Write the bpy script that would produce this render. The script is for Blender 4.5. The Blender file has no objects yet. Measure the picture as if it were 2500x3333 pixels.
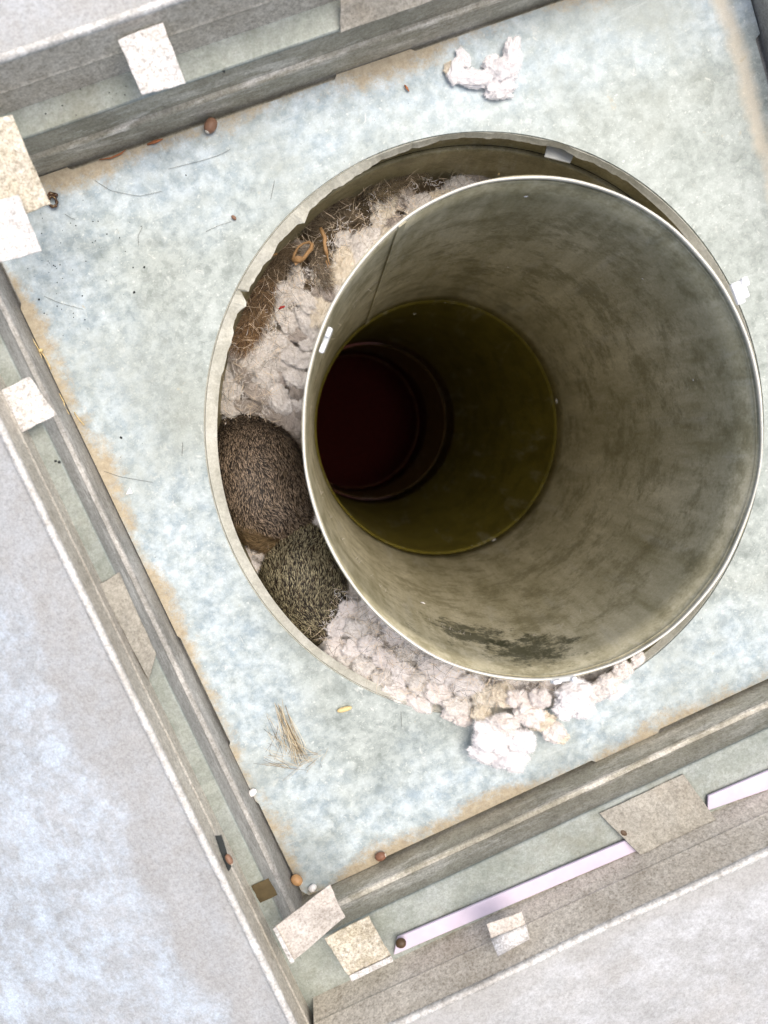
import bpy, bmesh, math, random
import numpy as np
from mathutils import Vector, Matrix, noise, Euler

random.seed(7); np.random.seed(7)
SC = bpy.context.scene
COL = SC.collection

# ------------------------------------------------------------------ camera
# plate level is z = 0, the lens hangs 0.47 m over it and looks almost straight down;
# X runs along the long edges of the plate, Y across them
CAM_H = 0.47
FPX, CX, CY, VPX, VPY, ROLL, K = 2503.0, 1250.0, 1666.5, 1133.0, 1390.0, math.radians(22), 2500/1659
_d = np.array([(VPX-CX)/FPX, -(VPY-CY)/FPX, -1.0]); _d /= np.linalg.norm(_d)
_z = -_d
_x = np.array([1.0, 0, 0]); _x -= _z*_x.dot(_z); _x /= np.linalg.norm(_x)
_y = np.cross(_z, _x)
_R0 = np.array([_x, _y, _z])
_c, _s = math.cos(ROLL), math.sin(ROLL)
RW = np.array([[_c, _s, 0], [-_s, _c, 0], [0, 0, 1]]) @ _R0      # camera axes -> world

cam = bpy.data.cameras.new('camera')
cam.sensor_fit = 'VERTICAL'; cam.sensor_height = 36.0; cam.sensor_width = 27.0
cam.lens = FPX/3333*36
cam.clip_start = 0.01; cam.clip_end = 100
cam.dof.use_dof = True; cam.dof.focus_distance = 0.50; cam.dof.aperture_fstop = 7.5
camo = bpy.data.objects.new('camera', cam); COL.objects.link(camo)
m = Matrix(RW.tolist()).to_4x4(); m.translation = (0, 0, CAM_H)
camo.matrix_world = m
SC.camera = camo

# ------------------------------------------------------------------ light
SUN_EL, SUN_AZ = math.radians(70), math.radians(20)
w = bpy.data.worlds.new('World'); SC.world = w; w.use_nodes = True
nt = w.node_tree
bg = nt.nodes['Background']
sky = nt.nodes.new('ShaderNodeTexSky'); sky.sky_type = 'NISHITA'; sky.sun_disc = False
sky.sun_elevation = SUN_EL; sky.sun_rotation = math.pi/2 - SUN_AZ
sky.air_density = 0.8; sky.dust_density = 5.0; sky.ozone_density = 0.8
nt.links.new(sky.outputs[0], bg.inputs[0]); bg.inputs[1].default_value = 0.15
sl = bpy.data.lights.new('sun', 'SUN'); sl.energy = 1.45; sl.angle = math.radians(55); sl.color = (1, 0.94, 0.83)
so = bpy.data.objects.new('sun', sl); COL.objects.link(so)
sd = Vector((math.cos(SUN_EL)*math.cos(SUN_AZ), math.cos(SUN_EL)*math.sin(SUN_AZ), math.sin(SUN_EL)))
so.rotation_euler = sd.to_track_quat('Z', 'Y').to_euler()
SC.view_settings.view_transform = 'Standard'; SC.view_settings.look = 'None'
SC.view_settings.gamma = 1.0; SC.view_settings.use_curve_mapping = False
SC.view_settings.exposure = 0.64
SC.cycles.max_bounces = 12; SC.cycles.diffuse_bounces = 8

# ------------------------------------------------------------------ helpers
def P(px, py, z=0.0):
    """point at height z seen at photograph position (px, py) on a 1659 wide copy"""
    r = RW @ np.array([(px*K-CX)/FPX, -(py*K-CY)/FPX, -1.0])
    t = (z-CAM_H)/r[2]
    return Vector((r[0]*t, r[1]*t, z))

def pxm(z):                       # metres per 1659-px at height z
    return (CAM_H-z)/FPX*K

def link(o, parent=None):
    COL.objects.link(o)
    if parent is not None: o.parent = parent
    return o

def mesh_obj(name, verts, faces, mat=None, parent=None, smooth=False, cols=None, solid=0.0):
    me = bpy.data.meshes.new(name)
    me.from_pydata([tuple(v) for v in verts], [], faces)
    if smooth:
        me.polygons.foreach_set('use_smooth', [True]*len(me.polygons))
    if cols is not None:
        a = me.color_attributes.new('Col', 'FLOAT_COLOR', 'POINT')
        a.data.foreach_set('color', np.asarray(cols, dtype=np.float32).ravel())
    if mat is not None: me.materials.append(mat)
    me.update()
    o = bpy.data.objects.new(name, me)
    if solid:
        md = o.modifiers.new('thickness', 'SOLIDIFY'); md.thickness = solid; md.offset = -1
    return link(o, parent)

def tag(o, label=None, cat=None, group=None, kind=None):
    if label: o['label'] = label
    if cat: o['category'] = cat
    if group: o['group'] = group
    if kind: o['kind'] = kind
    return o

def thing(name, label, cat, loc=(0, 0, 0), group=None):
    o = bpy.data.objects.new(name, None); o.location = loc; o.empty_display_size = 0.01
    link(o); tag(o, label, cat, group)
    return o

class MB:
    """collects simple shapes into one mesh"""
    def __init__(s): s.v = []; s.f = []; s.c = []
    def add(s, vs, fs, col=None):
        n = len(s.v); s.v += [Vector(v) for v in vs]; s.f += [[i+n for i in f] for f in fs]
        if col is not None:
            s.c += col if isinstance(col[0], (list, tuple)) else [col]*len(vs)
    def sheet(s, pts, th):
        """closed sheet: polygon pts (any heights) with thickness th downwards"""
        n = len(pts); top = [Vector(p) for p in pts]; bot = [p-Vector((0, 0, th)) for p in top]
        a = sum((top[i].x*top[(i+1) % n].y-top[(i+1) % n].x*top[i].y) for i in range(n))
        if a < 0: top.reverse(); bot.reverse()
        fs = [list(range(n)), list(range(2*n-1, n-1, -1))]
        for i in range(n):
            j = (i+1) % n; fs.append([i, i+n, j+n, j])
        s.add(top+bot, fs)
    def tube(s, pts, rad, n=5, cap=True, col=None, flat=1.0):
        pts = [Vector(p) for p in pts]; k = len(pts)
        if not hasattr(rad, '__len__'): rad = [rad]*k
        vs = []; up = Vector((0.12, 0.2, 1)).normalized()
        for i, p in enumerate(pts):
            t = (pts[min(i+1, k-1)]-pts[max(i-1, 0)]).normalized()
            a = t.cross(up)
            if a.length < 1e-4: a = Vector((1, 0, 0))
            a.normalize(); b = a.cross(t)
            for j in range(n):
                q = 2*math.pi*j/n
                vs.append(p+a*math.cos(q)*rad[i]+b*math.sin(q)*rad[i]*flat)
        fs = [[i*n+j, i*n+(j+1) % n, (i+1)*n+(j+1) % n, (i+1)*n+j] for i in range(k-1) for j in range(n)]
        if cap: fs += [list(range(n-1, -1, -1)), list(range((k-1)*n, k*n))]
        s.add(vs, fs, col)
    def build(s, name, mat, parent=None, smooth=False, solid=0.0):
        return mesh_obj(name, s.v, s.f, mat, parent, smooth, s.c if s.c else None, solid)

def bev(o, wd=0.0006, seg=2):
    md = o.modifiers.new('bevel', 'BEVEL'); md.width = wd; md.segments = seg; md.limit_method = 'ANGLE'
    return o

# ------------------------------------------------------------------ materials
class NT:
    def __init__(s, name):
        s.m = bpy.data.materials.new(name); s.m.use_nodes = True
        s.t = s.m.node_tree; s.b = s.t.nodes['Principled BSDF']
        s.co = s.t.nodes.new('ShaderNodeTexCoord').outputs['Object']
    def n(s, t, **kw):
        x = s.t.nodes.new(t)
        for k, v in kw.items(): setattr(x, k, v)
        return x
    def lk(s, v, sock):
        if isinstance(v, bpy.types.NodeSocket): s.t.links.new(v, sock)
        elif isinstance(v, (tuple, list)) and len(v) == 3 and sock.type == 'RGBA': sock.default_value = (*v, 1)
        else: sock.default_value = v
    def math(s, op, a, b=None, clamp=False):
        x = s.n('ShaderNodeMath', operation=op, use_clamp=clamp); s.lk(a, x.inputs[0])
        if b is not None: s.lk(b, x.inputs[1])
        return x.outputs[0]
    def vscale(s, v, sc):
        x = s.n('ShaderNodeVectorMath', operation='MULTIPLY'); s.lk(v, x.inputs[0]); x.inputs[1].default_value = sc
        return x.outputs[0]
    def dot(s, nrm):
        x = s.n('ShaderNodeVectorMath', operation='DOT_PRODUCT'); s.lk(s.co, x.inputs[0]); x.inputs[1].default_value = nrm
        return x.outputs['Value']
    def dist(s, p):
        x = s.n('ShaderNodeVectorMath', operation='DISTANCE'); s.lk(s.co, x.inputs[0]); x.inputs[1].default_value = p
        return x.outputs['Value']
    def noise(s, scale, detail=4, rough=0.55, vec=None, dist=0.0):
        x = s.n('ShaderNodeTexNoise'); s.lk(vec if vec is not None else s.co, x.inputs['Vector'])
        x.inputs['Scale'].default_value = scale; x.inputs['Detail'].default_value = detail
        x.inputs['Roughness'].default_value = rough; x.inputs['Distortion'].default_value = dist
        return x.outputs[0]
    def voro(s, scale, out='Color', vec=None):
        x = s.n('ShaderNodeTexVoronoi'); s.lk(vec if vec is not None else s.co, x.inputs['Vector'])
        x.inputs['Scale'].default_value = scale
        return x.outputs[out]
    def ramp(s, v, a, b):             # linear step a..b -> 0..1
        x = s.n('ShaderNodeMapRange'); s.lk(v, x.inputs[0])
        x.inputs[1].default_value = a; x.inputs[2].default_value = b
        x.clamp = True
        return x.outputs[0]
    def mix(s, f, a, b, mode='MIX'):
        x = s.n('ShaderNodeMix', data_type='RGBA', blend_type=mode)
        s.lk(f, x.inputs[0]); s.lk(a, x.inputs[6]); s.lk(b, x.inputs[7])
        return x.outputs[2]
    def bump(s, h, strength, d=0.001):
        x = s.n('ShaderNodeBump'); s.lk(h, x.inputs['Height'])
        x.inputs['Strength'].default_value = strength; x.inputs['Distance'].default_value = d
        s.t.links.new(x.outputs[0], s.b.inputs['Normal'])
    def done(s, col, rough=0.6, metal=0.0, spec=0.4):
        s.lk(col, s.b.inputs['Base Color']); s.lk(rough, s.b.inputs['Roughness'])
        s.lk(metal, s.b.inputs['Metallic']); s.lk(spec, s.b.inputs['Specular IOR Level'])
        return s.m

# border of the recess: corner points at plate level (clockwise from top left)
Q = [Vector((-0.1535, 0.2018)), Vector((0.3150, 0.1775)), Vector((0.2990, -0.2475)), Vector((-0.1432, -0.2705))]

def galvanised(name, dark, light, white=(0.72, 0.76, 0.78), wamt=0.4, scale=1.0, rough=0.55, metal=0.15,
               scuff=None, grime=(0.22, 0.18, 0.12), gamt=0.3, grain=0.25, bump=0.25, lo=(0.42, 0.40, 0.37), fold=0.0, band=None):
    s = NT(name)
    n1 = s.noise(22*scale, 8, 0.62)
    v1 = s.voro(190*scale); v2 = s.voro(420*scale)
    sv = s.n('ShaderNodeSeparateColor'); s.lk(v1, sv.inputs[0])
    sv2 = s.n('ShaderNodeSeparateColor'); s.lk(v2, sv2.inputs[0])
    f = s.math('ADD', s.math('MULTIPLY', s.ramp(n1, 0.32, 0.68), 0.6), s.math('MULTIPLY', sv.outputs[0], 0.25))
    f = s.math('ADD', f, s.math('MULTIPLY', sv2.outputs[1], 0.15))
    c = s.mix(f, dark, light)
    wn = s.math('MULTIPLY', s.ramp(s.noise(60*scale, 8, 0.75), 0.44, 0.72), wamt)
    c = s.mix(wn, c, white)
    g = s.math('MULTIPLY', s.ramp(s.noise(14*scale, 7, 0.7), 0.52, 0.72), gamt)
    c = s.mix(g, c, grime)
    if scuff:
        vec = s.vscale(s.co, scuff[0])
        k = s.math('MULTIPLY', s.ramp(s.noise(30, 7, 0.72, vec), 0.55, 0.66), scuff[1])
        c = s.mix(k, c, white)
    fine = s.noise(900, 3, 0.7)
    if fold:                       # pale rubbed marks along the fold of the wall
        zz = s.dot((0, 0, 1))
        kz = s.ramp(s.math('ABSOLUTE', s.math('SUBTRACT', zz, 0.022)), 0.020, 0.006)
        kf = s.ramp(s.noise(70, 7, 0.75, s.vscale(s.co, scuff[0])), 0.50, 0.60)
        c = s.mix(s.math('MULTIPLY', s.math('MULTIPLY', kz, kf), fold), c, white)
    if band:                       # dull run-off stain beside the rail with a wavy edge
        nrm, c0, wdt, colr, amt = band
        q = s.math('SUBTRACT', s.dot(nrm), c0)
        q = s.math('ADD', q, s.math('MULTIPLY', s.math('SUBTRACT', s.noise(11, 5, 0.55), 0.5), 0.10))
        kb = s.math('MULTIPLY', s.ramp(q, wdt, wdt-0.010), amt)
        c = s.mix(kb, c, colr)
    mid = s.noise(420, 4, 0.75)
    g2 = s.math('MULTIPLY', s.math('ADD', s.ramp(fine, 0.28, 0.72), s.ramp(mid, 0.3, 0.7)), 0.5)
    c = s.mix(grain, c, s.mix(s.ramp(g2, 0.2, 0.7), lo, (1, 1, 1)), 'MULTIPLY')
    s.bump(s.math('ADD', s.math('MULTIPLY', n1, 0.5), s.math('MULTIPLY', g2, 0.3)), bump, 0.0012)
    return s.done(c, rough, metal, 0.35)

def plate_material():
    s = NT('plate_galvanised_steel')
    ds = []
    for i in range(4):
        a, b = Q[i], Q[(i+1) % 4]; t = (b-a).normalized(); nrm = Vector((t.y, -t.x))
        ds.append(s.math('SUBTRACT', s.dot((nrm.x, nrm.y, 0)), nrm.dot(a)))
    dl, dt, dr, db = ds[3], ds[0], ds[1], ds[2]
    d = s.math('MINIMUM', s.math('MINIMUM', ds[0], ds[2]), ds[3])
    n0 = s.noise(9, 5, 0.6); n1 = s.noise(38, 8, 0.64); n2 = s.noise(110, 6, 0.68); n3 = s.noise(420, 4, 0.7)
    sv = s.n('ShaderNodeSeparateColor'); s.lk(s.voro(230), sv.inputs[0])
    sw = s.n('ShaderNodeSeparateColor'); s.lk(s.voro(310), sw.inputs[0])
    f = s.math('ADD', s.math('MULTIPLY', s.ramp(n1, 0.38, 0.62), 0.36), s.math('MULTIPLY', s.ramp(n2, 0.42, 0.58), 0.34))
    f = s.math('ADD', f, s.math('ADD', s.math('MULTIPLY', sv.outputs[0], 0.22), s.math('MULTIPLY', sw.outputs[1], 0.26)))
    c = s.mix(f, (0.19, 0.225, 0.21), (0.50, 0.55, 0.525))
    # pale blue-white zinc bloom, a broad band that keeps off the very border
    e = s.math('ADD', d, s.math('MULTIPLY', s.math('SUBTRACT', s.noise(16, 6, 0.65), 0.5), 0.09))
    bl = s.math('MULTIPLY', s.ramp(e, 0.070, 0.030), s.ramp(s.noise(70, 8, 0.75), 0.22, 0.62))
    c = s.mix(s.math('MULTIPLY', bl, 0.62), c, s.mix(s.ramp(n2, .4, .6), (0.38, 0.49, 0.59), (0.68, 0.79, 0.87)))
    # white mineral freckles
    c = s.mix(s.math('MULTIPLY', s.ramp(n3, 0.58, 0.68), s.math('MULTIPLY', s.ramp(n1, 0.38, 0.55), 0.75)), c, (0.74, 0.78, 0.74))
    c = s.mix(s.math('MULTIPLY', s.ramp(s.noise(150, 5, 0.7, dist=0.8), 0.60, 0.68), s.math('MULTIPLY', s.ramp(s.noise(20, 3), 0.45, 0.6), 0.6)), c, (0.78, 0.80, 0.75))
    # grey-green weathering patches
    c = s.mix(s.math('MULTIPLY', s.ramp(n0, 0.48, 0.66), 0.55), c, (0.30, 0.32, 0.275))
    # windblown tan dirt caught along the foot of the recess walls
    fr = s.math('MULTIPLY', s.math('SUBTRACT', s.noise(150, 9, 0.9), 0.5), 0.046)
    lo = s.math('MULTIPLY', s.ramp(s.noise(13, 4, 0.6), 0.38, 0.60), 0.014)
    dd = s.math('ADD', d, fr)
    k = s.ramp(s.math('SUBTRACT', dd, lo), 0.0035, -0.006)
    tan = s.mix(s.noise(260, 5, 0.7), (0.20, 0.14, 0.07), (0.70, 0.60, 0.42))
    c = s.mix(s.math('MULTIPLY', k, 0.9), c, tan)
    # pale tan tide line near the right hand edge
    dr2 = s.math('ADD', dr, s.math('MULTIPLY', s.math('SUBTRACT', s.noise(30, 5, 0.7), 0.5), 0.02))
    kr = s.math('MULTIPLY', s.ramp(s.math('ABSOLUTE', s.math('SUBTRACT', dr2, 0.017)), 0.008, 0.002), 0.6)
    c = s.mix(kr, c, (0.70, 0.62, 0.48))
    wp = s.ramp(s.noise(40, 6, 0.8, s.vscale(s.co, (0.25, 2.2, 1)), 0.4), 0.60, 0.68)
    c = s.mix(s.math('MULTIPLY', wp, 0.25), c, (0.70, 0.74, 0.73))
    # sparse ochre and dark flecks
    c = s.mix(s.math('MULTIPLY', s.ramp(s.noise(55, 6, 0.75, dist=0.5), 0.66, 0.72), 0.6), c, (0.5, 0.43, 0.28))
    c = s.mix(s.math('MULTIPLY', s.ramp(s.noise(700, 2, 0.5), 0.70, 0.76), 0.5), c, (0.16, 0.18, 0.2))
    g_ = s.ramp(s.noise(1000, 3, 0.75), 0.28, 0.72)
    c = s.mix(0.35, c, s.mix(g_, (0.45, 0.46, 0.45), (1, 1, 1)), 'MULTIPLY')
    s.bump(s.math('ADD', s.math('MULTIPLY', n1, 0.6), s.math('MULTIPLY', n3, 0.18)), 0.25, 0.0012)
    return s.done(c, s.math('ADD', 0.42, s.math('MULTIPLY', f, 0.25)), 0.12, 0.35)

def pipe_material(name, dark, light, stain=True, metal=0.35, rough=0.5):
    s = NT(name)
    vec = s.vscale(s.co, (1, 1, 0.16))
    n1 = s.noise(30, 8, 0.66, vec); n2 = s.noise(120, 6, 0.7, s.vscale(s.co, (1, 1, 0.3))); n3 = s.noise(600, 3, 0.7)
    f = s.math('ADD', s.math('MULTIPLY', s.ramp(n1, 0.3, 0.7), 0.65), s.math('MULTIPLY', s.ramp(n2, 0.3, 0.7), 0.35))
    c = s.mix(f, dark, light)
    c = s.mix(s.math('MULTIPLY', s.ramp(s.noise(48, 7, 0.7, vec), 0.56, 0.72), 0.4), c, (0.55, 0.54, 0.47))
    sc_ = s.ramp(s.noise(90, 6, 0.8, s.vscale(s.co, (1, 1, 2.2)), 1.5), 0.62, 0.67)
    c = s.mix(s.math('MULTIPLY', sc_, 0.5), c, (0.62, 0.59, 0.47))
    c = s.mix(s.math('MULTIPLY', s.ramp(s.noise(34, 8, 0.78), 0.48, 0.60), 0.6), c, tuple(x*0.75 for x in dark))
    if stain:
        p = P(1010, 1395, -0.01); p2 = P(1150, 1430, 0.02); p3 = P(850, 1380, 0.03)
        nn = s.math('MULTIPLY', s.math('SUBTRACT', s.noise(75, 8, 0.75), 0.5), 0.11)
        for q, r in ((p, 0.030), (p2, 0.030), (p3, 0.016)):
            k = s.ramp(s.math('ADD', s.dist(tuple(q)), nn), r, r-0.014)
            c = s.mix(s.math('MULTIPLY', k, 0.8), c, (0.045, 0.048, 0.025))
    c = s.mix(0.25, c, s.mix(s.ramp(n3, 0.3, 0.7), (0.1, 0.1, 0.09), (1, 1, 1)), 'SOFT_LIGHT')
    s.bump(s.math('ADD', s.math('MULTIPLY', n2, 0.5), s.math('MULTIPLY', n3, 0.2)), 0.25, 0.001)
    return s.done(c, rough, metal, 0.35)

def plain(name, col, rough=0.6, metal=0.0, var=0.3, sc=120, bump=0.2, spec=0.35, col2=None):
    s = NT(name)
    n = s.noise(sc, 6, 0.65)
    c2 = col2 if col2 else tuple(x*(1-var) for x in col)
    c = s.mix(s.ramp(n, 0.3, 0.7), c2, col)
    s.bump(n, bump, 0.0006)
    return s.done(c, rough, metal, spec)

def attr_mat(name, rough=0.7, spec=0.2):
    s = NT(name); a = s.n('ShaderNodeVertexColor', layer_name='Col')
    return s.done(a.outputs[0], rough, 0, spec)

def wool_material(name, a, b, spot, attr=False):
    s = NT(name)
    if attr:
        c = s.n('ShaderNodeVertexColor', layer_name='Col').outputs[0]
        c = s.mix(s.math('MULTIPLY', s.ramp(s.noise(420, 5, 0.75), 0.45, 0.65), 0.4), c, spot)
    else:
        oi = s.n('ShaderNodeObjectInfo').outputs['Random']
        c = s.mix(oi, a, b)
        c = s.mix(s.math('MULTIPLY', s.ramp(s.noise(9, 5, 0.8), 0.47, 0.62), 0.6), c, spot)
        c = s.mix(s.math('MULTIPLY', s.ramp(s.noise(1.6, 4, 0.7), 0.54, 0.70), 0.35), c, spot)
    s.done(c, 0.95, 0, 0.05)
    tr = s.n('ShaderNodeBsdfTranslucent'); s.t.links.new(c, tr.inputs[0]) if isinstance(c, bpy.types.NodeSocket) else None
    mx = s.n('ShaderNodeMixShader'); mx.inputs[0].default_value = 0.22
    s.t.links.new(s.b.outputs[0], mx.inputs[1]); s.t.links.new(tr.outputs[0], mx.inputs[2])
    s.t.links.new(mx.outputs[0], s.t.nodes['Material Output'].inputs[0])
    return s.m

M = {}
M['plate'] = plate_material()
M['ledge'] = galvanised('ledge_galvanised_steel', (0.22, 0.25, 0.22), (0.38, 0.41, 0.365), wamt=0.25, gamt=0.6, grime=(0.19, 0.18, 0.12), grain=0.5, rough=0.5)
M['wall_x'] = galvanised('wall_weathered_zinc', (0.31, 0.29, 0.225), (0.54, 0.51, 0.41), white=(0.82, 0.79, 0.71), wamt=0.2, scuff=((0.25, 1, 1), 0.7), fold=0.85, gamt=0.4, grime=(0.14, 0.13, 0.075), grain=0.7)
M['wall_y'] = galvanised('wall_weathered_zinc_dark', (0.26, 0.255, 0.235), (0.42, 0.415, 0.39), white=(0.74, 0.73, 0.70), wamt=0.15, scuff=((1, 0.25, 1), 0.5), fold=0.6, gamt=0.3, grime=(0.12, 0.11, 0.09), grain=0.7)
M['rail'] = galvanised('rail_weathered_zinc', (0.50, 0.455, 0.38), (0.80, 0.75, 0.65), white=(0.85, 0.82, 0.75), wamt=0.4, gamt=0.45, grime=(0.34, 0.28, 0.19), grain=0.9, bump=0.5)
M['bracket'] = galvanised('bracket_brown_zinc', (0.25, 0.238, 0.20), (0.41, 0.39, 0.335), white=(0.50, 0.48, 0.42), wamt=0.35, gamt=0.4, grime=(0.25, 0.2, 0.13), grain=0.8, bump=0.4)
M['roll'] = galvanised('rolled_edge_bright_zinc', (0.44, 0.43, 0.40), (0.74, 0.735, 0.70), white=(0.95, 0.95, 0.92), wamt=0.75, gamt=0.4, grain=0.8, bump=0.4)
SN = Vector((-(Q[3]-Q[0]).y, (Q[3]-Q[0]).x)).normalized(); SN = -SN if SN.x > 0 else SN
BN = Vector((-(Q[2]-Q[3]).y, (Q[2]-Q[3]).x)).normalized(); BN = -BN if BN.y > 0 else BN
SLO = (0.50, 0.49, 0.47)
M['sheet'] = galvanised('outer_sheet_zinc', (0.35, 0.37, 0.375), (0.56, 0.585, 0.60), white=(0.66, 0.77, 0.88), wamt=0.85, scuff=((1, 0.4, 1), 0.55), gamt=0.3, grime=(0.42, 0.40, 0.37), grain=0.6, bump=0.5, lo=SLO, band=((SN.x, SN.y, 0), SN.dot(Q[0]), 0.050, (0.41, 0.40, 0.375), 0.7))
M['sheet_warm'] = galvanised('outer_sheet_zinc_warm', (0.37, 0.37, 0.355), (0.57, 0.575, 0.56), white=(0.72, 0.74, 0.755), wamt=0.6, scuff=((0.4, 1, 1), 0.35), gamt=0.4, grime=(0.45, 0.41, 0.35), grain=0.6, bump=0.5, lo=SLO, band=((BN.x, BN.y, 0), BN.dot(Q[3]), 0.07, (0.44, 0.425, 0.39), 0.5))
TLO = (0.36, 0.34, 0.30)
M['tab_white'] = galvanised('tab_bright_zinc', (0.60, 0.575, 0.54), (0.90, 0.885, 0.86), white=(0.98, 0.975, 0.97), wamt=0.7, gamt=0.3, grime=(0.45, 0.40, 0.32), grain=0.9, bump=0.7, scale=1.6, lo=TLO)
M['tab_tan'] = galvanised('tab_tan_zinc', (0.46, 0.40, 0.29), (0.76, 0.70, 0.56), white=(0.95, 0.92, 0.84), wamt=0.6, gamt=0.5, grime=(0.36, 0.29, 0.12), grain=0.95, bump=0.8, scale=1.6, lo=TLO)
M['tab_beige'] = galvanised('tab_beige_zinc', (0.50, 0.455, 0.40), (0.70, 0.65, 0.58), white=(0.8, 0.76, 0.7), wamt=0.35, gamt=0.3, grain=0.8, bump=0.4, scale=1.4, lo=(0.4, .37, .33))
M['lavender'] = plain('pale_lavender_strip', (0.60, 0.53, 0.63), 0.5, var=0.15, sc=60)
M['collar'] = galvanised('collar_pale_zinc', (0.42, 0.42, 0.36), (0.66, 0.66, 0.58), white=(0.82, 0.82, 0.76), wamt=0.5, gamt=0.3, grime=(0.4, 0.38, 0.27), grain=0.4)
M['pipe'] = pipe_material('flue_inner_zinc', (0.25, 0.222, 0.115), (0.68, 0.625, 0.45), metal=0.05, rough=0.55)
M['pipe_deep'] = pipe_material('flue_deep_dark_zinc', (0.125, 0.102, 0.015), (0.215, 0.18, 0.032), stain=False, metal=0.0)  # lower flue sections step down to darker olive, then brown
M['pipe_deeper'] = pipe_material('flue_deeper_brown', (0.11, 0.062, 0.014), (0.16, 0.095, 0.026), stain=False, metal=0.0)
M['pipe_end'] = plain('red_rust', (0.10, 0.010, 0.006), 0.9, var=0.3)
M['outer_pipe'] = pipe_material('outer_pipe_zinc', (0.19, 0.165, 0.085), (0.36, 0.325, 0.20), stain=False, metal=0.05)
M['hem'] = plain('rolled_hem_bright_steel', (0.70, 0.68, 0.59), 0.4, 0.2, var=0.12)
M['clip'] = plain('bright_clip_steel_and_glint', (0.93, 0.93, 0.93), 0.3, 0.1, var=0.05)
M['spacer'] = plain('grey_spacer_steel', (0.62, 0.64, 0.62), 0.5, 0.1, var=0.2)
M['spacer_dull'] = plain('dull_spacer_steel', (0.42, 0.40, 0.28), 0.6, 0.1, var=0.2)
M['wool_white'] = wool_material('wool_white', (0.86, 0.83, 0.79), (0.92, 0.90, 0.87), (0.46, 0.40, 0.33))
M['wool_cream'] = wool_material('wool_cream', (0.88, 0.82, 0.70), (0.92, 0.88, 0.78), (0.50, 0.41, 0.29))
M['wool_grey'] = wool_material('wool_grey', (0.50, 0.45, 0.40), (0.66, 0.60, 0.55), (0.25, 0.20, 0.15))
M['wool_dark'] = wool_material('wool_dark', (0.20, 0.155, 0.10), (0.32, 0.26, 0.19), (0.08, 0.055, 0.03))
M['wool_bright'] = wool_material('wool_bright', (0.94, 0.935, 0.94), (0.96, 0.95, 0.955), (0.84, 0.79, 0.78))
M['wool_rose'] = wool_material('wool_rose', (0.92, 0.885, 0.86), (0.95, 0.93, 0.91), (0.66, 0.58, 0.51))
M['felt'] = wool_material('nest_felt', None, None, (0.16, 0.12, 0.08), True)
M['felt_fibre'] = attr_mat('wool_fibre', 0.9, 0.05)
M['fur'] = attr_mat('fur_hair', 0.55, 0.3)
M['strand'] = attr_mat('loose_strand', 0.6, 0.3)
M['skin'] = plain('fur_undercoat', (0.03, 0.022, 0.014), 0.9, var=0.4, sc=400)
M['nut'] = plain('nut_brown_shell', (0.26, 0.145, 0.09), 0.5, var=0.35, sc=250)
M['nut_red'] = plain('nut_red_brown_shell', (0.27, 0.13, 0.08), 0.5, var=0.3, sc=250)
M['nut_dark'] = plain('nut_dark_shell', (0.10, 0.06, 0.03), 0.5, var=0.4, sc=250)
M['nut_gold'] = plain('nut_golden_shell', (0.58, 0.33, 0.15), 0.25, var=0.2, sc=250)
M['nut_tip'] = plain('nut_pale_scar', (0.72, 0.66, 0.56), 0.6)
M['husk'] = plain('husk_tan', (0.40, 0.235, 0.10), 0.55, var=0.4, sc=300)
M['seed_yellow'] = plain('seed_yellow', (0.80, 0.62, 0.30), 0.4, var=0.3, sc=400)
M['bark'] = plain('bark_orange', (0.45, 0.17, 0.07), 0.7, var=0.4, sc=400)
M['curl'] = plain('curled_seed_dark', (0.13, 0.065, 0.028), 0.35, var=0.6, sc=500, col2=(0.02, 0.012, 0.008))
M['curl_pale'] = plain('curled_seed_gold', (0.58, 0.44, 0.22), 0.4, var=0.4, sc=500)
M['white_chip'] = plain('white_chip', (0.92, 0.90, 0.88), 0.6, var=0.08)
M['red'] = plain('red_petal', (0.38, 0.03, 0.02), 0.6)
M['speck'] = plain('black_dirt_and_gap_shade', (0.03, 0.035, 0.035), 0.9)  # dirt specks and eyelids, also the painted shade of the rail gap
M['lichen'] = plain('yellow_lichen', (0.34, 0.30, 0.10), 0.9)

# ------------------------------------------------------------------ the housing
house = thing('chimney_housing', 'weathered galvanised square chimney housing with raised rails round a recessed plate', 'chimney housing')

def offset_quad(off):
    """corner points of the recess moved outwards by off[i] per side (top, right, bottom, left)"""
    L = []
    for i in range(4):
        a, b = Q[i], Q[(i+1) % 4]; t = (b-a).normalized(); o = Vector((-t.y, t.x))
        L.append((a+o*off[i], t))
    out = []
    for i in range(4):
        (a, t), (b, u) = L[i-1], L[i]
        den = t.x*u.y-t.y*u.x; k = ((b.x-a.x)*u.y-(b.y-a.y)*u.x)/den
        out.append(a+t*k)
    return out

def wobble(p, amp, fr):
    return amp*noise.noise(Vector((p.x*fr, p.y*fr, 3.1)))

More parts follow.
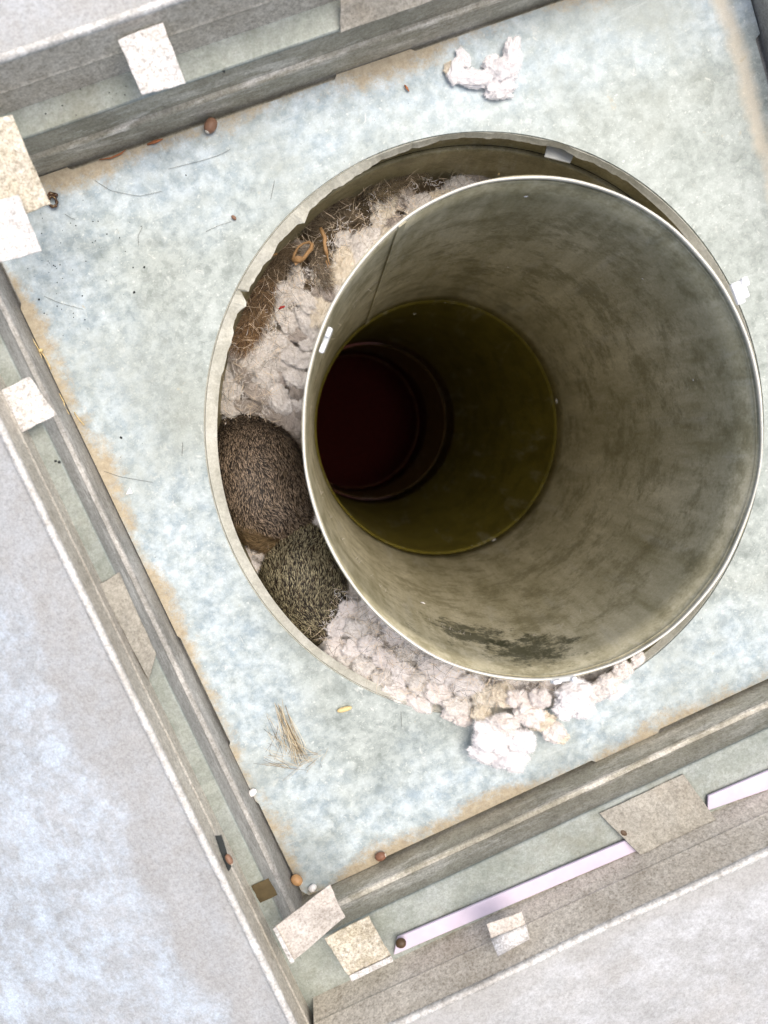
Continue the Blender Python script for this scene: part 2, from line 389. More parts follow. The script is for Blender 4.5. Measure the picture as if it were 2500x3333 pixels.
def frame_strip(name, side, prof, mat, n=40, amp=0.0, smooth=False, solid=0.0, ends=(0.0, 1.0), label=None):
    """sweep a profile [(out, z)] along one side of the recess with mitred ends"""
    rows = []
    for out, z in prof:
        offs = [0.0]*4
        for q in range(4): offs[q] = out*FSC[q]/FSC[side] if abs(out) > 1e-9 else 0.0
        c = offset_quad(offs); a, b = c[side], c[(side+1) % 4]
        r = []
        for i in range(n+1):
            f = ends[0]+(ends[1]-ends[0])*i/n
            p = a.lerp(b, f); zz = z+(wobble(p, amp, 14) if amp else 0)
            r.append(Vector((p.x, p.y, zz)))
        rows.append(r)
    vs = [p for r in rows for p in r]; k = n+1
    fs = [[i*k+j, (i+1)*k+j, (i+1)*k+j+1, i*k+j+1] for i in range(len(prof)-1) for j in range(n)]
    o = mesh_obj(name, vs, fs, mat, house, smooth, solid=solid)
    if label: o['label'] = label
    return o

FSC = [0.0190, 0.022, 0.0420, 0.0060]        # distance from recess to rail, per side
RB = [0.0150, 0.020, 0.0335, 0.0100]         # the same at the foot of the rail
names = ['top', 'right', 'bottom', 'left']
for i in range(4):
    W = FSC[i]; wm = M['wall_y'] if i in (1, 3) else M['wall_x']
    frame_strip('recess_wall', i, [(-0.012, -0.0052), (-0.0004, -0.0046), (0, -0.004), (0.0002, 0.019)], wm, amp=0.0)
    frame_strip('wall_fold', i, [(0.0002, 0.019), (-0.0006, 0.0203), (0.0, 0.0215), (0.0022, 0.0225), (0.0025, 0.044)], wm, amp=0.0004)
    frame_strip('ledge', i, [(0.0010, 0.0437), (0.0010, 0.0450), (0.0016, 0.0456), (max(W, RB[i])+0.004, 0.0452)], M['ledge'], amp=0.0003)
    frame_strip('rail_wall', i, [(RB[i], 0.0445), (RB[i]*.55+W*.45, 0.060), (RB[i]*.5+W*.5-.0005, 0.0615), (RB[i]*.5+W*.5, 0.063), (W+0.0002, 0.0798)], M['rail'], amp=0.0005)
    pr = [(W+0.0022-0.0022*math.cos(a), 0.0805+0.0022*math.sin(a)) for a in np.linspace(-0.4, math.pi*0.95, 9)]
    frame_strip('rolled_edge', i, pr, M['roll'], amp=0.0009, smooth=True)
    sm = M['sheet'] if i in (0, 3) else M['sheet_warm']
    pr = [(W+0.0041, 0.0800), (W+0.020, 0.0785), (W+0.05, 0.074), (W+0.16, 0.052), (W+0.40, -0.01)]
    frame_strip('outer_sheet', i, pr, sm, amp=0.0012, smooth=True)

# --- plate with notched border and the round opening
OUTER_PX = (1575/K, 1380/K, 912/K, 953/K)
def outer_ring(a, z=0.0, grow=0.0):
    p = P(OUTER_PX[0]+OUTER_PX[2]*math.cos(a), OUTER_PX[1]+OUTER_PX[3]*math.sin(a), 0.0)
    d = (p-OC); d.z = 0
    q = OC+d*(1+grow/d.length); q.z = z
    return q
OC = Vector((0.0776, -0.0334, 0.0))
NR = 240

def plate_border():
    """(side, along 0..1, inset) steps: the plate edge has small cut steps"""
    steps = {0: [(0.0, .0006), (0.128, .0006), (0.133, .0028), (0.475, .0028), (0.478, .0004), (0.575, .0004), (0.58, .0024), (1.0, .0022)],
             1: [(0.0, .001), (0.13, .001), (0.135, .0045), (1.0, .0045)],
             2: [(0.0, .0022), (0.42, .0022), (0.425, .0002), (0.525, .0002), (0.53, .0024), (0.87, .0022), (0.875, .0004), (1.0, .0004)],
             3: [(0.0, .0020), (0.15, .0016), (0.155, .0004), (0.24, .0004), (0.245, .0020), (0.40, .0020), (0.405, .0008), (0.86, .0006), (0.865, .0024), (1.0, .0024)]}
    pts = []
    for i in range(4):
        a, b = Q[i], Q[(i+1) % 4]; t = (b-a).normalized(); nrm = Vector((t.y, -t.x))
        for f, ins in steps[i]:
            f2 = min(max(f, 0.012), 0.988)
            p = a.lerp(b, f2)+nrm*ins
            pts.append(Vector((p.x, p.y, 0)))
    return pts

bm = bmesh.new()
ob = [bm.verts.new(p) for p in plate_border()]
ib = [bm.verts.new(outer_ring(2*math.pi*i/NR)) for i in range(NR)]
ed = [bm.edges.new((r[i], r[(i+1) % len(r)])) for r in (ob, ib) for i in range(len(r))]
bmesh.ops.triangle_fill(bm, use_beauty=True, edges=ed)
for f in bm.faces:
    if f.normal.z < 0: f.normal_flip()
me = bpy.data.meshes.new('base_plate'); bm.to_mesh(me); bm.free(); me.materials.append(M['plate'])
plate = link(bpy.data.objects.new('base_plate', me), house)
md = plate.modifiers.new('thickness', 'SOLIDIFY'); md.thickness = 0.0009; md.offset = -1

# --- collar: turned-down, torn lip of the opening
def interp(a, tab):
    a %= 360
    for (a0, v0), (a1, v1) in zip(tab, tab[1:]):
        if a0 <= a <= a1: return v0+(v1-v0)*(a-a0)/(a1-a0)
LIPW = [(0, .0040), (40, .0035), (75, .0040), (100, .0052), (130, .0060), (165, .0078), (183, .0086), (205, .0080),
        (222, .0078), (236, .0060), (250, .0026), (262, .0016), (275, .0016), (290, .0018), (303, .0030), (325, .0058), (345, .0050), (360, .0040)]
random.seed(3)
def jag(deg):
    v = 0.0
    if 190 < deg < 305:
        v = 0.0020*noise.noise(Vector((deg*0.22, 1.7, 0)))+0.0013*abs(noise.noise(Vector((deg*0.5, 5.2, 0))))+0.0005*noise.noise(Vector((deg*1.7, 8.2, 0)))
        v += 0.0034*max(0, 1-abs(deg-227.5)/1.8)-0.0060*max(0, 1-abs(deg-207.5)/0.9)+0.0022*max(0, 1-abs(deg-205.6)/1.0)
    return v+0.00035*noise.noise(Vector((deg*0.12, 9.3, 0)))
NL = 480
rows = [[] for _ in range(5)]
for i in range(NL):
    a = 2*math.pi*i/NL; deg = math.degrees(a)
    wd = max(0.0008, interp(deg, LIPW)*0.82+jag(deg))
    wz = 0.0001*noise.noise(Vector((deg*0.08, 2.2, 0)))
    curl = 0.0009*max(0, noise.noise(Vector((deg*0.22, 7.7, 0)))) if 190 < deg < 305 else 0
    rows[0].append(outer_ring(a, -0.0020, 0.0006)); rows[1].append(outer_ring(a, -0.0022, -0.0005 if 75 < deg < 245 else -0.0001))
    rows[2].append(outer_ring(a, -0.0004+wz*0.3, -0.0013 if wd > .0025 else -wd*0.5))
    rows[3].append(outer_ring(a, -0.0034+wz, -wd*0.75)); rows[4].append(outer_ring(a, -0.0048+wz+curl, -wd))
vs = [p for r in rows for p in r]
fs = [[r*NL+i, r*NL+(i+1) % NL, (r+1)*NL+(i+1) % NL, (r+1)*NL+i] for r in range(4) for i in range(NL)]
collar = mesh_obj('torn_collar', vs, fs, M['collar'], house, False, solid=0.0006)
tag(collar, 'pale turned-in metal collar with torn jagged lip')

def ring_wall(name, levels, mat, parent, n=160, solid=0.0, smooth=True):
    """levels: list of rings (lists of n points)"""
    vs = [p for r in levels for p in r]
    fs = [[k*n+i, k*n+(i+1) % n, (k+1)*n+(i+1) % n, (k+1)*n+i] for k in range(len(levels)-1) for i in range(n)]
    return mesh_obj(name, vs, fs, mat, parent, smooth, solid=solid)

A160 = [2*math.pi*i/160 for i in range(160)]
ring_wall('outer_pipe', [[outer_ring(a, z, 0.0035) for a in A160] for z in (-0.0035, -0.012, -0.032)], M['outer_pipe'], house)
o = ring_wall('lower_pipe', [[outer_ring(a, z, g) for a in A160] for z, g in ((-0.0325, 0.0034), (-0.031, 0.0008), (-0.034, 0.0002), (-0.07, 0.0), (-0.30, -0.002))], M['outer_pipe'], house)
o['label'] = 'lower section of the outer pipe slipped inside the upper one'

def box_on(name, pts, z, th, mat, parent, label=None, bevw=0.0004):
    b = MB(); b.sheet([P(x, y, zz if zz is not None else z) for x, y, *r in pts for zz in [r[0] if r else None]], th)
    o = b.build(name, mat, parent); bev(o, bevw)
    if label: o['label'] = label
    return o

box_on('spacer_strap', [(1184, 306), (1246, 322), (1232, 352), (1176, 338)], -0.014, 0.0016, M['spacer'], house, 'small grey spacer strap under the torn lip')
box_on('spacer_strap', [(1150, 338), (1214, 352), (1198, 372), (1146, 352)], -0.052, 0.0016, M['spacer_dull'], house, 'dull olive spacer strap deeper in the gap')

# --- bent tabs, brackets and strips of the rails
def tab(name, pts, mat, label, th=0.0011, bevw=0.0006):
    pp = [P(x, y, z) for x, y, z in pts]; n = 8; vs = []; sd_ = len(label)*1.7
    for i in range(n+1):
        for j in range(n+1):
            u, v = i/n, j/n
            p = pp[0].lerp(pp[1], u).lerp(pp[3].lerp(pp[2], u), v)
            e = noise.noise(Vector((p.x*90, p.y*90, sd_)))
            ed_ = Vector((noise.noise(Vector((p.x*330, p.y*330, sd_))), noise.noise(Vector((p.x*330, p.y*330, sd_+9))), 0))*0.0004
            p = p+ed_; p.z += 0.0011*e+0.0012*(u-.5)**2*math.sin(sd_)-0.003*max(0, v-.72)
            vs.append(p)
    fs = [[i*(n+1)+j, (i+1)*(n+1)+j, (i+1)*(n+1)+j+1, i*(n+1)+j+1] for i in range(n) for j in range(n)]
    if (pp[1]-pp[0]).cross(pp[3]-pp[0]).z < 0: fs = [f[::-1] for f in fs]
    o = mesh_obj(name, vs, fs, mat, house, True, solid=th); o['label'] = label
    for p_ in o.data.polygons: p_.use_smooth = False
    bev(o, 0.0003); return o
def tab_flap(o_pts, mat, name='tab_flap', th=0.0010, parent=None):
    b = MB(); b.sheet([P(x, y, z) for x, y, z in o_pts], th); o = b.build(name, mat, parent or house); bev(o, 0.0004); return o

t1 = tab('rail_tab', [(254, 86, .074), (351, 47, .074), (400, 178, .069), (306, 205, .069)], M['tab_white'], 'bright white bent tab over the upper ledge')
t2 = tab('rail_tab', [(-40, 862, .058), (64, 813, .0570), (121, 896, .0570), (10, 953, .058)], M['tab_white'], 'pale rough tab over the left ledge')
tab_flap([(-40, 868, .0562), (30, 944, .0562), (24, 952, .050), (-46, 876, .050)], M['tab_white'], parent=t2)
t3 = tab('corner_tab', [(-60, 262, .078), (26, 248, .076), (108, 440, .072), (-20, 492, .074)], M['tab_tan'], 'tan lichen-spotted corner tab beside the curled seed')
t4 = tab('corner_tab', [(-60, 446, .0810), (41, 421, .0800), (88, 541, .0790), (-40, 577, .0805)], M['tab_white'], 'bright rough lower corner tab at the left photo edge')
t5 = tab('corner_tab', [(589, 2007, .072), (713, 1911, .069), (745, 1984, .069), (628, 2083, .072)], M['tab_beige'], 'pinkish beige corner tab nearest the golden nut')
tab_flap([(589, 2007, .0725), (596, 2003, .0733), (636, 2078, .0733), (628, 2083, .0725)], M['tab_white'], 'folded_lip', parent=t5)
t6 = tab('corner_tab', [(701, 2027, .062), (796, 1979, .062), (849, 2075, .062), (760, 2119, .062)], M['tab_tan'], 'yellowish square corner tab at the end of the lower slot')
tab_flap([(754, 2109, .0632), (845, 2066, .0632), (850, 2077, .0625), (760, 2121, .0625)], M['tab_white'], 'folded_lip', parent=t6)
t7 = tab('rail_tab', [(1051, 1997, .074), (1127, 1969, .074), (1136, 1998, .077), (1062, 2032, .077)], M['tab_beige'], 'small curled pale tab on the lower rail')
b = MB()
prof = []
for i in range(9):
    q = math.pi*i/8
    prof.append((1-math.cos(q), math.sin(q)))
Lp, Rp = [], []
for u, v in prof:
    Lp.append(P(1060+u*8, 2027+u*20, 0.0755+0.0035*v)); Rp.append(P(1136+u*4, 1995+u*17, 0.0755+0.0035*v))
b.add(Lp+Rp, [[i, i+1, 9+i+1, 9+i] for i in range(8)]); b.build('curled_end', M['tab_white'], t7, True, solid=0.0008)
tab('slot_bracket', [(1294, 1757, .0468), (1476, 1672, .0468), (1548, 1772, .0525), (1384, 1848, .0525)], M['bracket'], 'brown grey bracket between the two lower slots')
tab('slot_bracket', [(735, 72, .0470), (1000, -22, .0470), (960, -90, .055), (735, -10, .055)], M['bracket'], 'brown grey bracket across the upper ledge')
tab('slot_bracket', [(214, 1262, .0500), (258, 1236, .0466), (337, 1412, .0466), (322, 1470, .0500)], M['bracket'], 'brown grey bracket over the left ledge')
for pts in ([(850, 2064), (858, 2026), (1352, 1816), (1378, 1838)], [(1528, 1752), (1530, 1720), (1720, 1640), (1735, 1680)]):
    b = MB(); b.sheet([P(x, y, .0485) for x, y in pts], 0.0020); o = b.build('lavender_strip', M['lavender'], house); bev(o, .0006)  # pale lavender strips along the outer side of the lower slots

tab('rail_gap_shade', [(463, 1806, .0722), (478, 1804, .0722), (500, 1876, .0722), (492, 1888, .0722)], M['speck'], 'dark narrow opening at the end of the left rail', th=0.0003)  # dark sheet painted in for the shade of a gap by the rail
# dark stained patch near the lower corner of the left ledge
tab('rust_patch', [(542, 1915, .0468), (580, 1897, .0468), (600, 1934, .0468), (562, 1953, .0468)], plain('dark_rust_film', (0.10, 0.075, 0.035), 0.9, var=0.5), 'dark brown patch on the lower left ledge', th=0.0004, bevw=0.0001)

# ------------------------------------------------------------------ inner flue
flue = thing('inner_flue_pipe', 'round inner flue pipe with bright hemmed rim standing off centre in the opening', 'flue pipe')
RINGS = [(0.070, 1733, 1394, 746, 818), (-0.293, 1416, 1390, 392, 411), (-0.70, 1202, 1371, 252, 256), (-0.87, 1152, 1372, 210, 218)]
def iring(k, scale=1.0, z=None):
    z0, cx, cy, rx, ry = RINGS[k]; z = z0 if z is None else z
    pts = [P((cx+rx*math.cos(a))/K, (cy+ry*math.sin(a))/K, z0) for a in A160]
    c = sum(pts, Vector())/160
    out = [c+(p-c)*scale for p in pts]
    for p in out: p.z = z
    return out
def lerp_ring(r, s, f): return [a.lerp(b, f) for a, b in zip(r, s)]
R0, R1, R2, R3 = iring(0), iring(1), iring(2), iring(3)
lv = [lerp_ring(R0, R1, f) for f in np.linspace(0, 1, 13)]
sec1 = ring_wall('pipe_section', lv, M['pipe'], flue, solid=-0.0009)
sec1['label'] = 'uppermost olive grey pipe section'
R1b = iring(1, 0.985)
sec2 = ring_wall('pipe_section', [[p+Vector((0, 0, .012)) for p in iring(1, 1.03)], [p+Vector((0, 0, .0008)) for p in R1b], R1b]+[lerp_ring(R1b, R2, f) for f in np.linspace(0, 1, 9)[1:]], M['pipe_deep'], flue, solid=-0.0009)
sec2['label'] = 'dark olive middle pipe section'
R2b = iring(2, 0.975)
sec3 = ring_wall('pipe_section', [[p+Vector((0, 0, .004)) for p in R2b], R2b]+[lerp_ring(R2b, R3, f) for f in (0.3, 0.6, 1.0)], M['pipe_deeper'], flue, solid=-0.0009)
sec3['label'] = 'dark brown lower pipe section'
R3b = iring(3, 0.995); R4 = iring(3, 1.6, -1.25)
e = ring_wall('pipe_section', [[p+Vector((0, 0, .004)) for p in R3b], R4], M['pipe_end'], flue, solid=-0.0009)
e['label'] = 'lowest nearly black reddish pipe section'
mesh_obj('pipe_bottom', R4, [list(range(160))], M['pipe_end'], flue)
# seam hems that catch the light
def hem(name, pts, rad, mat, n=8, parent=flue):
    b = MB(); k = len(pts); c = sum(pts, Vector())/k; vs = []
    for p in pts:
        d = (p-c); d.z = 0; d.normalize(); i_ = len(vs)//n
        rad_ = rad*(1+0.35*noise.noise(Vector((p.x*22, p.y*22, 4)))); p = p+d*0.0005*noise.noise(Vector((p.x*35, p.y*35, 1)))
        for j in range(n):
            q = 2*math.pi*j/n; vs.append(p+d*math.cos(q)*rad_*0.6+Vector((0, 0, math.sin(q)*rad_)))
    fs = [[i*n+j, ((i+1) % k)*n+j, ((i+1) % k)*n+(j+1) % n, i*n+(j+1) % n] for i in range(k) for j in range(n)]
    b.add(vs, fs); return b.build(name, mat, parent, True)
rim = hem('rim_hem', [p+Vector((0, 0, .0006*noise.noise(Vector((i*0.13, 0, 0))))) for i, p in enumerate(R0)], 0.0013, M['hem'])
b = MB(); sA = [lerp_ring(R0, R1, f) for f in np.linspace(0.0, 0.985, 9)]
cA = [sum(q_, Vector())/160 for q_ in sA]
for i in range(8):
    for (q0, c0_), (q1, c1_) in (((sA[i], cA[i]), (sA[i+1], cA[i+1])),):
        pa, pb, pc, pd = q0[104], q0[105], q1[105], q1[104]
        ins = lambda v, c: v+(c-v).normalized()*0.0007
        b.add([ins(pa, c0_), ins(pb, c0_), ins(pc, c1_), ins(pd, c1_)], [[0, 1, 2, 3]])
o = b.build('lap_seam', M['pipe'], flue, solid=0.0006); o['label'] = 'thin lapped seam running down the inside of the flue'
hem('rim_bead', [p+Vector((0, 0, -.004)) for p in iring(0, 0.9965)], 0.0008, M['pipe'])
hem('seam_bead', iring(1, 0.996), 0.0006, M['pipe_deep'])
hem('seam_bead', iring(3, 0.985), 0.0008, M['pipe_deeper'])

def clip_at(px, py, ang, parts, z=0.071):
    base = P(px, py, z); c, s = math.cos(math.radians(-ang)-ROLL), math.sin(math.radians(-ang)-ROLL)
    h = None
    for nm, (ox, oy, oz, sx, sy, sz), mat in parts:
        b = MB(); vs = []
        for dz in (-.5, .5):
            for dx, dy in ((-.5, -.5), (.5, -.5), (.5, .5), (-.5, .5)):
                x, y = ox+dx*sx, oy+dy*sy
                vs.append(base+Vector((x*c-y*s, x*s+y*c, oz+dz*sz)))
        b.add(vs, [[3, 2, 1, 0], [4, 5, 6, 7], [0, 1, 5, 4], [1, 2, 6, 5], [2, 3, 7, 6], [3, 0, 4, 7]])
        o = b.build(nm, mat, flue if h is None else h); bev(o, min(sx, sy, sz)*0.3, 3)
        h = h or o
    return h
u = pxm(.072)
c1 = clip_at(704, 735, 112, [('rim_clip', (0, 0, -.001, 56*u, 12*u, .003), M['spacer']), ('clip_lug', (-17*u, 0, .0016, 21*u, 10*u, .0032), M['clip']), ('clip_lug', (19*u, 0, .0016, 20*u, 10*u, .0032), M['clip'])])  # near-white lugs are glints of shiny metal put into the colour
c1['label'] = 'clip with two lugs painted white as glints on the left of the rim'
c2 = clip_at(1600, 627, 66, [('rim_clip', (0, 0, -.001, 40*u, 30*u, .003), M['clip']), ('clip_lug', (3*u, -12*u, .0012, 48*u, 18*u, .003), M['clip']), ('clip_lug', (-13*u, 12*u, .0012, 20*u, 14*u, .003), M['clip'])])
c2['label'] = 'bright white folded clip on the right of the rim'
c3 = clip_at(1216, 1468, -8, [('rim_clip', (0, 0, -.001, 58*u, 12*u, .003), M['spacer']), ('clip_lug', (-16*u, 0, .0016, 18*u, 9*u, .003), M['clip']), ('clip_lug', (24*u, -1*u, .0016, 12*u, 13*u, .003), M['clip'])])
c3['label'] = 'clip with white lugs at the bottom of the rim'

# ------------------------------------------------------------------ wool
def billow(p, f, oct=4, gain=0.5):
    v = 0; a = 1; t = 0
    for _ in range(oct):
        q = noise.noise(p*f); v += a*((q*q+0.012)**0.5-0.05); t += a; f *= 2.1; a *= gain
    return v/t

def wool_mesh(seed, sub=4, fib=4600, amp=0.26, flen=0.36, fw=0.009, f0=1.3):
    rnd = random.Random(seed)
    bm = bmesh.new(); bmesh.ops.create_icosphere(bm, subdivisions=sub, radius=1.0)
    off = Vector((seed*3.7, seed*1.3, seed*2.1))
    st = (rnd.uniform(0.8, 1.2), rnd.uniform(0.8, 1.2), rnd.uniform(0.6, 0.8))
    for v in bm.verts:
        n = v.co.normalized()
        w_ = n+0.38*noise.noise_vector(n*1.8+off)+0.12*noise.noise_vector(n*5+off)
        v.co = n*(0.60+0.36*noise.noise(w_*f0+off)+amp*1.5*billow(w_+off, f0*1.5, 2, 0.5)+amp*0.75*billow(w_*1.1-off, f0*4.0, 2, 0.5)+amp*0.4*billow(n+off, f0*10, 2, 0.5))
        v.co.x *= st[0]; v.co.y *= st[1]; v.co.z *= st[2]
    bm.normal_update()
    fl = [f for f in bm.faces if f.normal.z > -0.35]
    V = [v.co.copy() for v in bm.verts]; F = [[v.index for v in f.verts] for f in bm.faces]
    cur = [noise.noise(f.calc_center_median()*1.7+off)*4 for f in fl]
    for _ in range(fib):
        q = rnd.randrange(len(fl)); f = fl[q]; p = f.calc_center_median(); n = f.normal
        up = n.orthogonal().normalized(); sd_ = n.cross(up); a = cur[q]+rnd.gauss(0, 0.9)
        t = up*math.cos(a)+sd_*math.sin(a)
        d = (t*rnd.uniform(0.5, 1.0)+n*rnd.uniform(0.05, 0.75)).normalized()
        L = flen*rnd.uniform(0.3, 1.3); wv = d.cross(n)
        if wv.length < 1e-3: continue
        wv = (wv.normalized()+n*rnd.uniform(-.6, .6)).normalized()*fw*rnd.uniform(.6, 1.3)
        b = t.cross(n)*L*rnd.uniform(-.45, .45)
        m1 = p+d*L*.5+b*.4; e1 = p+d*L*0.9+b-n*L*rnd.uniform(0, .3)
        k = len(V); p = p-n*.02; V += [p-wv, p+wv, m1+wv*.8, m1-wv*.8, e1]
        F += [[k, k+1, k+2, k+3], [k+3, k+2, k+4]]
    bm.free()
    me = bpy.data.meshes.new('wool_clump'); me.from_pydata([tuple(v) for v in V], [], F)
    me.polygons.foreach_set('use_smooth', [True]*len(me.polygons)); me.update()
    me.materials.append(M['wool_white'])
    return me
WOOL = [wool_mesh(i+1) for i in range(9)]
WOOLBIG = [wool_mesh(i+40, 5, 13000, 0.36, 0.24, 0.0045, 1.5) for i in range(8)]

def clump(px, py, z, lx, ly, ang, mat, parent, big=False, lz=0.75, name='wool_clump', rnd=random):
    me = rnd.choice(WOOLBIG if big else WOOL)
    o = bpy.data.objects.new(name, me)
    k = pxm(z)*0.5
    o.location = P(px, py, z)-(parent.location if parent else Vector())
    o.rotation_euler = (rnd.uniform(-.25, .25), rnd.uniform(-.25, .25), math.radians(-ang)-ROLL)
    o.scale = (lx*k, ly*k, (lx+ly)*0.5*k*lz)
    if parent is nest: o.location = outside_flue(o.location, max(lx, ly)*k*(1.15 if big else 0.9))
    link(o, parent)
    o.material_slots[0].link = 'OBJECT'; o.material_slots[0].material = M['wool_'+mat]
    return o

nest = thing('nest_bedding', 'fluffy nest of torn pinkish wool and brown fur packed round the flue', 'nest')
NC = Vector((0.082, -0.036, 0))
# height of the bedding by photograph angle (deg, 0 right, 90 down, 180 left, 270 up)
ZN = [(0, -.07), (55, -.02), (75, .004), (95, .004), (115, -.008), (135, -.030), (165, -.062), (185, -.060), (215, -.053), (245, -.061), (270, -.082), (290, -.105), (320, -.12), (360, -.07)]
def zn(deg): return interp(deg, ZN)
def ang_of(px, py): return math.degrees(math.atan2(py-OUTER_PX[1], px-OUTER_PX[0])) % 360

def outside_flue(q, gap):
    ring_ = lerp_ring(R0, R1, min(1, max(0, (0.07-q.z)/0.363))); cc_ = sum(ring_, Vector())/160
    nearest = min(ring_, key=lambda v: (v-q).length)
    need = (nearest-cc_).length+gap; v = q-cc_
    return q if v.length >= need else cc_+v*(need/v.length)

# felted base: wool and shed fur matted together, its own colour varying with what it is made of
na, nr = 720, 46
PIG = {'dark': (.15, .11, .065), 'mid': (.24, .185, .125), 'white': (.80, .74, .70), 'cream': (.80, .72, .58), 'rose': (.88, .84, .80)}
def pigment(deg, f, q):
    n = noise.noise(q*70)+0.6*noise.noise(q*190); g = noise.noise(q*38+Vector((3, 1, 0)))
    if 200 < deg < 300:
        edge = 0.62+0.12*g-(0.10 if deg > 255 else 0)
        w = min(1, max(0, (edge-f+0.22*n)/0.25))*min(1, max(0, .6+.9*n)); a, b = PIG['dark'], PIG['cream' if g > 0 else 'white']
    elif 165 < deg <= 200: w = min(1, max(0, .42+.9*n)); a, b = PIG['mid'], PIG['white']
    else: w = min(1, max(0, .75+.7*n)); a, b = PIG['mid'], PIG['rose']
    return tuple(a[i]*(1-w)+b[i]*w for i in range(3))
vs, cs = [], []
for i in range(na):
    a = 2*math.pi*i/na; deg = math.degrees(a)
    o_ = outer_ring(a, 0, 0.0005); i_ = lerp_ring(R0, R1, (0.07-zn(deg))/0.363)
    x = i*160/na; j0 = int(x) % 160; pin = i_[j0].lerp(i_[(j0+1) % 160], x-int(x))
    for j in range(nr):
        f = j/(nr-1); p = pin.lerp(Vector((o_.x, o_.y, pin.z)), 0.03+f*0.97)
        q = Vector((p.x, p.y, 0))
        p.z = zn(deg)-0.010+0.010*billow(q, 55, 4)+0.005*noise.noise(q*40)
        vs.append(p); cs.append((*pigment(deg, f, q), 1))
fs = [[i*nr+j, ((i+1) % na)*nr+j, ((i+1) % na)*nr+j+1, i*nr+j+1] for i in range(na) for j in range(nr-1)]
r = random.Random(77); nb = len(vs)
for _ in range(60000):
    i = r.randrange(nb)
    deg = 360*(i//nr)/na
    if deg < 60 or deg > 300: continue
    p = vs[i]+Vector((r.gauss(0, .0006), r.gauss(0, .0006), 0)); fa = noise.noise(p*90)*5+r.gauss(0, .8)
    d = Vector((math.cos(fa), math.sin(fa), r.uniform(0, .8))).normalized(); L = r.uniform(.0015, .005)
    sdv = d.cross(Vector((0, 0, 1))).normalized()*.00008; bn = Vector((r.gauss(0, 1), r.gauss(0, 1), -.3))*L*.2
    k = len(vs); vs += [p-sdv, p+sdv, p+d*L*.5+bn*.3+sdv*.8, p+d*L*.5+bn*.3-sdv*.8, p+d*L+bn]; fs += [[k, k+1, k+2, k+3], [k+3, k+2, k+4]]
    c = cs[i]; t = r.uniform(.6, 1.15); cs += [(min(.92, c[0]*t), min(.92, c[1]*t), min(.92, c[2]*t), 1)]*5
tag(mesh_obj('felted_base', vs, fs, M['felt'], nest, True, cs), 'matted base of wool and dark fur under the tufts', kind='stuff')

rn = random.Random(21)
def tone(px, py):
    d = ang_of(px, py)
    r = math.hypot((px-OUTER_PX[0])/OUTER_PX[2], (py-OUTER_PX[1])/OUTER_PX[3])
    if d > 200 and d < 300:
        if r > 0.93: return 'dark' if rn.random() < 0.8 else 'grey'
        if r > 0.87: return rn.choice(['dark', 'grey', 'white', 'grey'])
        return rn.choice(['cream', 'white', 'white', 'grey'])
    if 165 < d <= 200: return rn.choice(['white', 'grey', 'grey', 'white'])
    return rn.choice(['white', 'rose', 'white', 'rose'])
# filler tufts all round the gap
k = 0
while k < 80:
    d = rn.choice([rn.uniform(62, 160), rn.uniform(160, 285)])
    fr = rn.uniform(0.74, 0.99)
    px = OUTER_PX[0]+OUTER_PX[2]*fr*math.cos(math.radians(d)); py = OUTER_PX[1]+OUTER_PX[3]*fr*math.sin(math.radians(d))
    z = zn(d)-0.005
    q = P(px, py, z); rr = (Vector((q.x, q.y, 0))-Vector((OC.x, OC.y, 0))).length
    if rr > 0.171: k += 0.2; continue
    ring_ = lerp_ring(R0, R1, (0.07-z)/0.363); cc_ = sum(ring_, Vector())/160
    nearest = min(ring_, key=lambda v: (v-q).length)
    if (q-cc_).length < (nearest-cc_).length+0.011: k += 0.2; continue
    sz = rn.uniform(34, 64)
    clump(px, py, z, sz*rn.uniform(0.9, 1.7), sz, rn.uniform(0, 180), tone(px, py), nest, big=True, rnd=rn, lz=0.45)
    k += 1
